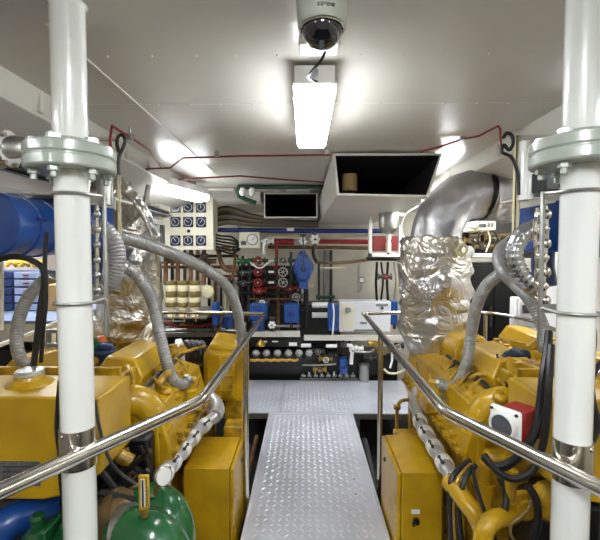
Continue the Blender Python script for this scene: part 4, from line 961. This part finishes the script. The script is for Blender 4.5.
# control cabinet, white
t = thing('control_cabinet', 'white control cabinet with round knob on the shelf beam behind the right handrail', 'cabinet', tuple(P(365, 333, 4.5)))
pxbox(MB(), 339, 301.5, 391, 332, 4.5, .25).build('cabinet_body', 'cream2', t, .008)
pxbox(MB(), 341, 304, 354, 329, 4.492, .01).build('left_panel', 'cabw', t, .002)
p = P(348, 310, 4.49); MB().lathe([(.032, 0), (.032, .01), (.02, .03)], p, (0, -1, 0), 8).build('round_knob', 'midg', t)
pxbox(MB(), 354, 329.5, 374, 331.5, 4.49, .012).build('vent_strip', 'midg', t)
pxbox(MB(), 376, 304, 388, 306, 4.49, .012).build('name_strip', 'midg', t)
pxbox(MB(), 360, 322, 367, 324, 4.494, .008).build('small_label', 'midg', t)
p = P(382, 308, 4.49); MB().lathe([(.016, 0), (.016, .02)], p, (0, -1, 0), 14).build('push_button', 'dkgrey', t)
# beams
one('shelf_beam', pxbox(MB(), 249, 331.5, 300, 337, 4.42, .06), 'trim', 'pale shelf beam behind the left handrail post', 'beam', bevel=.003)
one('shelf_beam', pxbox(MB(), 304, 336, 404, 340.5, 4.42, .06), 'trim', 'long pale shelf beam under the white control cabinet', 'beam', bevel=.003)
one('shelf_beam', pxbox(MB(), 158, 333, 249, 337, 4.5, .06), 'galv', 'grey shelf beam above the left engine gearbox', 'beam', bevel=.003)
one('black_beam', pxbox(MB(), 250, 338.5, 302, 347, 4.44, .1), 'blackp', 'black beam with white labels above the grey bosses', 'beam', bevel=.003)
for k, x in enumerate((261, 272, 289)):
    one('name_label', pxbox(MB(), x, 341 if k < 2 else 342.5, x+(6 if k < 2 else 8), 342.2 if k < 2 else 346, 4.432, .006), 'tag', ('left', 'middle', 'larger right')[k]+' white label on the black beam', 'label', 'labels on the black beam')
one('brass_cap', MB().lathe([(.05, 0), (.055, .02), (.03, .05), (.012, .07)], P(261, 346, 4.38), n=14), 'brass', 'brass cap on the black beam behind the left handrail', 'cap')
for k, x in enumerate((256, 266.5, 277.5, 288.5, 299, 309)):
    t = thing('pump_boss', ('first', 'second', 'third', 'fourth', 'fifth', 'sixth')[k]+' grey round pump head from the left above the yellow strip', 'pump head', tuple(P(x, 357, 4.4)), 'pump heads under the black beam')
    MB().sphere(P(x, 353, 4.4), .042, (1, 1, .9), 16).build('head', 'plastic_grey', t)
    MB().cyl(P(x, 358, 4.42), P(x, 353, 4.42), .028).build('neck', 'dkgrey', t)
m = MB(); 
for k in range(12): m.tube([P(250+k*4, 360+(k % 2), 4.36), P(254.5+k*4, 360.5-(k % 2), 4.36)], .015, 8, 0)
one('yellow_strip', m, 'yellow', 'yellow strip of short pipes under the grey pump heads', 'strip')
one('machine_base', MB().box(P(244, 0, 4.75).x, P(402, 0, 4.75).x, 4.75, 5.1, ZF, P(0, 352, 4.75).z), 'blackp', 'black machinery block under the shelf beams at the rear', 'machine base', bevel=.02)
one('machine_base', MB().box(P(150, 0, 4.85).x, P(243, 0, 4.85).x, 4.85, 5.15, ZF, P(0, 317, 4.85).z), 'blackp', 'black machinery block behind the yellow gearbox', 'machine base', bevel=.02)
one('dark_backing', MB().box(P(236, 0, 4.95).x, P(342, 0, 4.95).x, 4.95, YB-.014, P(0, 345, 4.95).z, P(0, 304, 4.95).z), 'blackp', 'dark backing sheet added behind the blue actuators', 'board')  # black sheet added to darken the zone behind the actuators
one('dark_backing', MB().box(P(236, 0, 5.0).x, P(301, 0, 5.0).x, 5.0, YB-.014, P(0, 305, 5.0).z, P(0, 266, 5.0).z), 'blackp', 'dark backing sheet added behind the stacked handwheels', 'board')  # black sheet added to darken the space behind the valve rows
# parts beyond the left engine
t = thing('bellows_coupling', 'white clamp ring and black rubber bellows left of the yellow gearbox', 'coupling', tuple(P(185, 372, 2.75)))
MB().lathe([(.07, -.03), (.10, -.02), (.10, .02), (.07, .03)], P(180, 353, 2.8), (1, .3, .1), 24).build('clamp_ring', 'wht', t)
m = MB(); a = P(184, 353, 2.85); b = P(203, 353, 2.95)
m.lathe([(.085+.012*(k % 2), k*(b-a).length/8) for k in range(9)], a, b-a, 24); m.build('bellows', 'black', t)
one('white_jug', MB().sphere(P(483, 359, 2.4), .045, (1.2, 1, .8), 16).cyl(P(476, 362, 2.4), P(474, 352, 2.4), .02), 'wht', 'white plastic jug standing behind the right rocker cover', 'jug')
# blue hand pump
t = thing('blue_pump', 'bright blue lozenge-shaped pump hanging on the rear bulkhead', 'pump', tuple(P(303, 290, 4.4)))
A = [P(*q, 4.42) for q in ((299, 251), (305, 250), (314, 265), (314, 270), (308, 283), (298, 283), (293, 270), (293, 265))]
cc = sum(A, Vector())/8; B = [cc+(q-cc)*.75-Vector((0, .05, 0)) for q in A]
MB().loft(A, B).build('pump_body', 'blue', t, .01)
pxbox(MB(), 299, 281, 308, 289, 4.4, .06).build('pump_foot', 'blue', t, .008)
MB().lathe([(.03, 0), (.03, .02), (.012, .03)], P(303.5, 269, 4.37), (0, -1, 0), 16).build('hub', 'blued', t)
MB().tube([P(303, 270, 4.33), P(304, 255, 4.33), P(303, 238, 4.34)], .008, 8).build('lever', 'dkgrey', t)
pipe('thick black pipe below the blue lozenge pump', [(306, 289, 4.5), (306, 305, 4.5), (306, 330, 4.5)], .03, 'blackp')
pipe('black pipe curving right of the blue lozenge pump', [(313, 247, 4.5), (314, 256, 4.5), (317, 262, 4.5)], .022, 'blackp')
# handwheel valves
def valve(label, px, py, Y=4.5, body='dgreen', wheel='red', r=.045, horiz=True, star=False, name='valve', group=None):
    p = P(px, py, Y); t = thing(name, label, 'valve', tuple(p), group)
    m = MB().sphere(p+Vector((0, .07, 0)), .036, n=12)
    d = Vector((1, 0, 0)) if horiz else Vector((0, 0, 1))
    m.cyl(p+Vector((0, .07, 0))-d*.07, p+Vector((0, .07, 0))+d*.07, .024, n=10)
    m.build('valve_body', body, t)
    for q in (-.07, .07): MB().lathe([(.037, -.008), (.037, .008)], p+Vector((0, .07, 0))+d*q, d, 14).build('flange', body, t)
    MB().cyl(p+Vector((0, .05, 0)), p+Vector((0, -.015, 0)), .008, n=8).build('stem', 'galv', t)
    w = MB()
    if star:
        for k in range(6):
            a = PI*k/3; w.sphere(p+Vector((math.cos(a)*r*.72, 0, math.sin(a)*r*.72)), r*.34, (1, .5, 1), 10)
        w.lathe([(r*.62, -.012), (r*.62, .012)], p, (0, 1, 0), 12)
        h = w.build('handwheel', wheel, t); MB().lathe([(r*.25, 0), (r*.25, .02)], p, (0, -1, 0), 10).build('hub', 'dkgrey', h)
    else:
        w.torus(p, (0, 1, 0), r, r*.16, 20, 6)
        for k in range(3):
            a = PI*k/3+.3; e = Vector((math.cos(a), 0, math.sin(a)))*r; w.cyl(p-e, p+e, r*.09, n=6)
        h = w.build('handwheel', wheel, t); MB().lathe([(r*.28, 0), (r*.28, .02)], p, (0, -1, 0), 10).build('hub', 'galv', h)
    return t
valve('left white star handwheel above the blue pump', 303, 241, 4.45, 'dkgrey', 'wht', .045, False, True)
valve('right white star handwheel above the blue pump', 315, 239.5, 4.45, 'dkgrey', 'wht', .055, False, True)
rows = ('top', 'middle', 'bottom')
for i, y in enumerate((260.5, 272, 282.5)):
    pipe(rows[i]+' pipe of the three valve rows left of the blue pump', [(236, y, 4.62), (300, y, 4.62)], .02, ('dgreen', 'blackp', 'blackp')[i], sm=0)
    valve(rows[i]+' red handwheel of the three stacked left of the blue pump', 258, y, 4.48, ('green', 'blackp', 'blackp')[i], 'red', .042)
    valve(rows[i]+' grey handwheel of the three stacked just left of the blue pump', 283, y, 4.46, ('dgreen', 'blackp', 'blackp')[i], 'galv', .048)
    valve(rows[i]+' small dark handwheel at the left end of the valve rows', 243, y+1, 4.5, ('green', 'dgreen', 'blackp')[i], ('green', 'dkgrey', 'dkgrey')[i], .03)
    one('pipe_tag', pxbox(MB(), 268.5, y-1.2, 274, y+1, 4.57, .005), 'tag', 'white tag on the '+rows[i]+' pipe of the valve rows', 'label')
pipe('black sagging handle rod below the top valve row', [(250, 262, 4.4), (256, 267, 4.4), (262, 267.5, 4.4), (269, 262, 4.4)], .008, 'wht')
valve('red handwheel under the valve rows left', 259, 291, 4.5, 'dred', 'red', .036)
valve('white handwheel under the valve rows', 262, 303, 4.5, 'dkgrey', 'wht', .03)
valve('grey handwheel above the right blue actuator', 296, 297, 4.5, 'dkgrey', 'galv', .04)
valve('dull red valve under the grey handwheels', 290, 289, 4.55, 'dred', 'dred', .035)
valve('white star handwheel on the stub beside the left handrail corner', 272, 325, 4.3, 'dkgrey', 'wht', .042, False, True)
valve('round white cap valve beside the gauge box', 266.5, 241, 4.5, 'wht', 'wht', .026)
valve('red handle valve on the hanging black pipes at right', 386, 277, 4.4, 'dkgrey', 'red', .03)
valve('brass cap valve over the gauge panel cables', 222, 249, 4.4, 'brass', 'brass', .02)
valve('white handled valve low behind the right post', 357, 350, 4.4, 'wht', 'wht', .022)
valve('dark handwheel low behind the right handrail', 376, 345, 4.35, 'brass', 'brass', .035)
pipe('white elbow pipe beside the red pipe', [(264, 254, 4.5), (264, 246, 4.5), (266, 241, 4.5)], .015, 'wht')
ordn = ('first', 'second', 'third', 'fourth', 'fifth', 'sixth', 'seventh', 'eighth', 'ninth', 'tenth', 'eleventh', 'twelfth')
for k, (x, y0, y1, r, mm, w) in enumerate(((238, 255, 330, .014, 'plastic_grey', 'thin grey'), (243, 256, 320, .022, 'blackp', 'black'), (249, 258, 322, .020, 'dkgrey', 'dark grey'), (254, 286, 330, .014, 'brown', 'rusty'),
        (264, 284, 330, .018, 'blackp', 'black'), (278, 270, 330, .024, 'brown', 'broad rusty'), (285, 284, 306, .016, 'dred', 'dull red'), (291, 252, 306, .016, 'dgreen', 'dark green'), (298, 288, 330, .014, 'galv', 'silver'),
        (325, 250, 302, .024, 'plastic_grey', 'grey'), (331, 250, 304, .020, 'dkgrey', 'dark grey'), (319, 262, 300, .012, 'blackp', 'thin black'))):
    pipe(w+' upright rear pipe, '+ordn[k]+' from the left between valve rows and white cabinet', [(x, y, 4.94 if x < 300 else 5.33) for y in (y0, (y0+y1)/2, y1)], r, mm, name='upright_pipe')
for k, (x, y0, y1, r, mm, w) in enumerate(((377, 262, 303, .014, 'blackp', 'thin black'), (381, 262, 300, .012, 'black', 'bent black'), (388, 262, 300, .015, 'blackp', 'black'), (394, 262, 300, .010, 'galv', 'silver'), (400, 262, 300, .012, 'cream', 'cream'))):
    pipe(w+' upright pipe, '+ordn[k]+' from the left under the white equipment frame', [(x, y0, 4.6), (x+(2 if k % 2 else -1), (y0+y1)/2, 4.6), (x, y1, 4.6)], r, mm, name='upright_pipe')
for k, (y, x0, x1, w, r) in enumerate(((305, 312, 329, 'upper', .034), (315, 312, 329, 'lower', .032))):
    pipe(w+' white horizontal cylinder left of the white control cabinet', [(x0, y, 4.6), (x1, y, 4.6)], r, 'wht', sm=0, name='white_cylinder', cat='cylinder', n=18)
pipe('black horizontal pipe between the white cylinders', [(301, 310, 4.65), (332, 310, 4.65)], .025, 'blackp', sm=0)
pipe('grey horizontal pipe above the pale shelf beam', [(268, 326, 4.5), (300, 326, 4.5)], .018, 'galv', sm=0)
pipe('short white pipe under the shelf beam, left one', [(301, 345.5, 4.45), (311, 345.5, 4.45)], .022, 'wht', sm=0)
pipe('short white pipe under the shelf beam, right one', [(326, 346, 4.45), (337, 346, 4.45)], .020, 'wht', sm=0)
pipe('white curved elbow under the shelf beam', [(347, 345, 4.45), (352, 347, 4.45), (352, 354, 4.45), (351, 364, 4.45)], .022, 'wht')
pipe('silver pipe crossing under the shelf beam', [(352, 351, 4.42), (368, 352, 4.42), (374, 349, 4.42)], .012, 'galv')
pipe('cream hose curling low on the right', [(384, 369, 4.3), (389, 373, 4.3), (398, 373, 4.3), (404, 369, 4.3), (403, 362, 4.3)], .012, 'cream')
pipe('white hose rising low on the right', [(390, 368, 4.3), (392, 360, 4.3), (392, 350, 4.3)], .012, 'wht')
pipe('thin silver pipe low along the rear', [(302, 365, 4.5), (320, 365, 4.5), (336, 364, 4.5)], .010, 'galv')
pipe('copper pipe bending up behind the horizontal rail', [(210, 330, 4.35), (219, 329, 4.35), (221, 318, 4.35), (226, 314, 4.35), (236, 314, 4.35)], .013, 'brown')
pipe('dull red hose under the banded filters', [(165, 322, 4.3), (180, 327, 4.3), (200, 326, 4.3), (214, 323, 4.3)], .016, 'dred')
pipe('grey pipe above the left grey shelf beam', [(160, 331, 4.4), (200, 330, 4.4), (246, 331, 4.4)], .016, 'galv', sm=0)
for k, (x, y0, y1, r, mm) in enumerate(((160, 262, 316, .02, 'blackp'), (165, 262, 280, .016, 'dkgrey'), (172, 250, 282, .02, 'blackp'), (184.5, 250, 282, .018, 'dkgrey'), (197, 250, 300, .02, 'brown'), (209, 262, 332, .018, 'blackp'),
        (215, 270, 332, .02, 'brown'), (221, 276, 316, .016, 'blackp'), (226, 274, 316, .014, 'cream'), (231, 278, 316, .020, 'blackp'))):
    pipe(ordn[k]+' from the left of the upright pipes around the banded filters', [(x, y0, 5.33), (x, (y0+y1)/2, 5.33), (x, y1, 5.33)], r, mm, name='upright_pipe', group='upright pipes around the banded filters')
for k, (y, x0, x1, r, mm) in enumerate(((256, 158, 238, .018, 'blackp'), (267, 160, 236, .02, 'brown'), (276, 205, 240, .014, 'dred'), (322, 158, 240, .022, 'blackp'), (329, 158, 246, .012, 'galv'))):
    pipe(ordn[k]+' from the top of the horizontal pipes between gauge cabinet and shelf beam', [(x0, y, 4.68), (x1, y, 4.68)], r, mm, name='horizontal_pipe', sm=0, group='horizontal pipes left of the valve rows')
for k, (y, x0, x1, r, mm) in enumerate(((293, 240, 300, .02, 'blackp'), (299, 250, 300, .014, 'brown'), (288, 262, 300, .014, 'dred'), (268, 320, 345, .012, 'cream'), (297, 316, 335, .02, 'dgreen'))):
    pipe(ordn[k]+' of the short horizontal pipes around and below the blue lozenge pump', [(x0, y, 4.72), (x1, y, 4.72)], r, mm, name='horizontal_pipe', sm=0, group='short horizontal pipes by the blue pump')
t = thing('filter_cylinder', 'grey lidded cylinder low on the rear right of the gangway', 'filter', tuple(P(364, 382, 4.6)))
MB().cyl(P(364, 382, 4.6), P(364, 367, 4.6), .055, n=20).build('bowl', 'plastic_grey', t)
MB().lathe([(.06, 0), (.062, .01), (.062, .03), (.05, .04)], P(364, 367, 4.6), n=20).build('lid', 'galv', t)
# low row of bright fittings on the platform end
for k in range(9):
    x = 303+k*6.2; p = P(x, 376, 4.66)
    t = thing('pipe_fitting', ordn[k]+' silver pipe fitting from the left in the low row behind the platform', 'fitting', tuple(p), 'silver fittings behind the platform')
    MB().cyl(p-Vector((.02, 0, 0)), p+Vector((.03, 0, 0)), .018, n=10).build('body', 'galv', t)
    MB().cyl(p, p+Vector((0, -.01, .035+.01*(k % 3))), .010, n=8).build('spindle', 'wht' if k % 2 else 'galv', t)
one('fitting_rail', MB().tube([P(300, 379, 4.7), P(358, 379, 4.7)], .014, 10, 0), 'galv', 'silver rail carrying the low row of fittings', 'pipe')
# equipment frame with separator
t = thing('equipment_stand', 'white rectangular equipment frame under the large duct', 'frame', tuple(P(385, 256, 4.0)))
for q in ((368.5, 212, 372.5, 257), (368.5, 253, 404, 257), (399, 225, 402, 254)): pxbox(MB(), *q, 4.0, .05).build('bar', 'trim', t, .003)
pxbox(MB(), 368, 213, 404, 216, 4.0, .05).build('bar', 'trim', t, .003)
one('red_pipe_box', pxbox(MB(), 373, 236, 400, 251, 4.3, .1), 'dred', 'dull red tank face seen inside the white equipment frame', 'tank', bevel=.005)
t = thing('water_separator', 'silver cup-shaped separator with stem hanging below the large duct', 'separator', tuple(P(388, 252, 3.7)))
p = P(388.5, 232, 3.7)
MB().lathe([(.016, -.02), (.045, -.012), (.075, .01), (.087, .04), (.088, .10), (.088, .165), (.092, .168), (.092, .178), (.06, .19), (.02, .20)], p, n=28).build('bowl', 'galv', t)
MB().lathe([(.026, -.19), (.026, -.10), (.018, -.10), (.018, -.07), (.026, -.06), (.022, -.01)], p, n=16).build('stem', 'cabw', t)
MB().cyl(p+Vector((0, 0, .20)), p+Vector((0, .0, .30)), .012).build('hanger_rod', 'galv', t)
MB().sphere(p+Vector((0, -.0, -.19)), .018, n=10).build('drain_cock', 'green', t)
pipe('thin white capillary looping beside the separator', [(418, 206, 3.4), (406, 214, 3.4), (401.5, 226, 3.4), (404, 238, 3.4), (410, 246, 3.3)], .006, 'wht')
t = thing('manometer', 'small round manometer left of the foil pipe', 'gauge', tuple(P(361, 280, 4.6)))
MB().lathe([(.036, 0), (.036, .02), (.03, .021), (.001, .0215)], P(361.5, 280, 4.6), (0, -1, 0), 20).build('case', 'dkgrey', t); MB().lathe([(.028, .022), (.001, .0225)], P(361.5, 280, 4.6), (0, -1, 0), 20).build('dial', 'dialw', t)
MB().tube([P(361.5, 283, 4.62), P(361, 290, 4.62), P(355, 292, 4.62)], .007, 8).build('tube', 'galv', t)
# right rear
one('white_crossbar', pxbox(MB(), 464, 253.5, 504, 257.5, 3.6, .41), 'trim', 'white crossbar right of the foil elbow', 'bar', bevel=.003)
t = thing('controller', 'pale controller box with dark display under the foil elbow', 'controller', tuple(P(484, 231, 3.5)))
pxbox(MB(), 475.5, 221, 496, 230, 3.5, .501).build('case', 'cabw', t, .004); pxbox(MB(), 479, 224, 486, 227, 3.494, .01).build('display', 'glass', t)
for x in (489, 492.5): pxbox(MB(), x-1.2, 223, x+1.2, 227, 3.494, .01).build('key', 'midg', t)
MB().box(P(472, 0, 3.52).x, P(477, 0, 3.52).x, 3.51, 3.53, P(0, 227, 3.52).z, P(0, 225, 3.52).z).build('arm', 'cabw', t)
MB().lathe([(.03, 0), (.03, .05), (.02, .06)], P(472, 226, 3.54), (0, -1, 0), 16).build('round_knob', 'cabw', t)
one('round_plate', MB().lathe([(.05, 0), (.055, .01), (.03, .02)], P(468, 252, 3.59), (0, -1, 0), 20), 'plastic_grey', 'grey round plate by the loop of the foil jacket', 'plate')
for k, pts in enumerate(([(480, 231, 3.5), (478, 238, 3.5), (481, 250, 3.5)], [(488, 231, 3.5), (490, 240, 3.5), (486, 252, 3.5)], [(494, 231, 3.55), (499, 240, 3.55), (505, 250, 3.55)])):
    pipe(('left', 'middle', 'right')[k]+' thin wire hanging from the pale controller', pts, .006, ('blackp', 'cream', 'black')[k], name='wire', cat='wire')
for k, (x, y) in enumerate(((474, 240), (484, 246), (494, 238), (500, 246))):
    valve(('left', 'lower middle', 'upper right', 'right')[k]+' dark valve on the shadowed pipes under the controller', x, y, 3.86, 'bronze', 'dkgrey', .03)
pipe('dark bronze pipe behind the controller', [(468, 236, 3.98), (512, 235, 3.98)], .03, 'bronze', sm=0)
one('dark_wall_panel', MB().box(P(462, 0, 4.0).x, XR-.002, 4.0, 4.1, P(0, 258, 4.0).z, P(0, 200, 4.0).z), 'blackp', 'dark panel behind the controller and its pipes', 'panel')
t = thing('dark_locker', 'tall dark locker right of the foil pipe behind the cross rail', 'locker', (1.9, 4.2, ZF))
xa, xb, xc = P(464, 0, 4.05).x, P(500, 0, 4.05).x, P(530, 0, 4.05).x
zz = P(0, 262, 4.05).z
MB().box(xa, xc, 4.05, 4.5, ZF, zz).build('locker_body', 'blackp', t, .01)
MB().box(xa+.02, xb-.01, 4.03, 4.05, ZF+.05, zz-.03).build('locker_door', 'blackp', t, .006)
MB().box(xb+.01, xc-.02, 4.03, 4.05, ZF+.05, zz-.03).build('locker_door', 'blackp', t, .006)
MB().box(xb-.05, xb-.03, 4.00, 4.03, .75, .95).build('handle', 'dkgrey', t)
t = thing('white_machine_cabinet', 'large white machine cabinet right rear behind the hoses', 'cabinet', (1.9, 3.3, ZF))
xa = P(523, 0, 3.3).x
MB().box(xa, 2.40, 3.3, 3.40, ZF, P(0, 297, 3.3).z).build('cabinet_body', 'cream2', t, .01)
MB().box(xa+.02, 2.36, 3.288, 3.3, P(0, 325, 3.3).z, P(0, 300, 3.3).z).build('upper_panel', 'cream2', t, .004)
MB().box(xa+.02, 2.36, 3.288, 3.3, P(0, 352, 3.3).z, P(0, 327, 3.3).z).build('lower_panel', 'cream2', t, .004)
MB().box(xa+.05, xa+.11, 3.27, 3.29, P(0, 312, 3.3).z, P(0, 304, 3.3).z).build('latch', 'dkgrey', t)
t = thing('white_locker', 'white locker seen right of the right pillar', 'locker', (1.95, 2.6, ZF))
MB().box(1.80, 2.42, 2.45, 3.1, ZF, P(0, 250, 2.35).z).build('locker_body', 'cream2', t, .01)
for z in (P(0, 334, 2.35).z, P(0, 285, 2.35).z): MB().box(1.81, 2.41, 2.438, 2.45, z, z+.012).build('shadow_gap_strip', 'dkgrey', t)
# left rear fill
one('wall_cabinet', pxbox(MB(), 60, 150, 118, 172, 3.9, .2), 'trim', 'pale box beam behind the left flange at ceiling height', 'box')
t = thing('white_wall_panel', 'pale square wall unit behind the top of the left foil pipe', 'wall unit', tuple(P(130, 200, 4.6)))
pxbox(MB(), 96, 180, 143, 186, 4.3, .3).build('shelf', 'trim', t, .003)
for k in range(10):
    x = 158+k*9; 
    valve(ordn[k]+' small dark valve from the left above the left grey shelf beam', x, 326+3*((k*7) % 3), 4.7, ('brass', 'dkgrey', 'wht')[k % 3], ('galv', 'dred', 'wht')[(k+1) % 3], .026, group='valves above the grey shelf beam')
for k, (x, y) in enumerate(((308, 357), (318, 352), (326, 360), (336, 355), (371, 358), (384, 352), (398, 347), (399, 360), (320, 371), (344, 345))):
    valve(ordn[k]+' low dark valve from the left under the long shelf beam', x, y, 4.55, ('blackp', 'dkgrey', 'brass')[k % 3], ('dkgrey', 'galv', 'wht', 'blackp')[k % 4], .03, group='valves under the long shelf beam')
for o in list(bpy.data.objects):
    if '_o' in o: del o['_o']
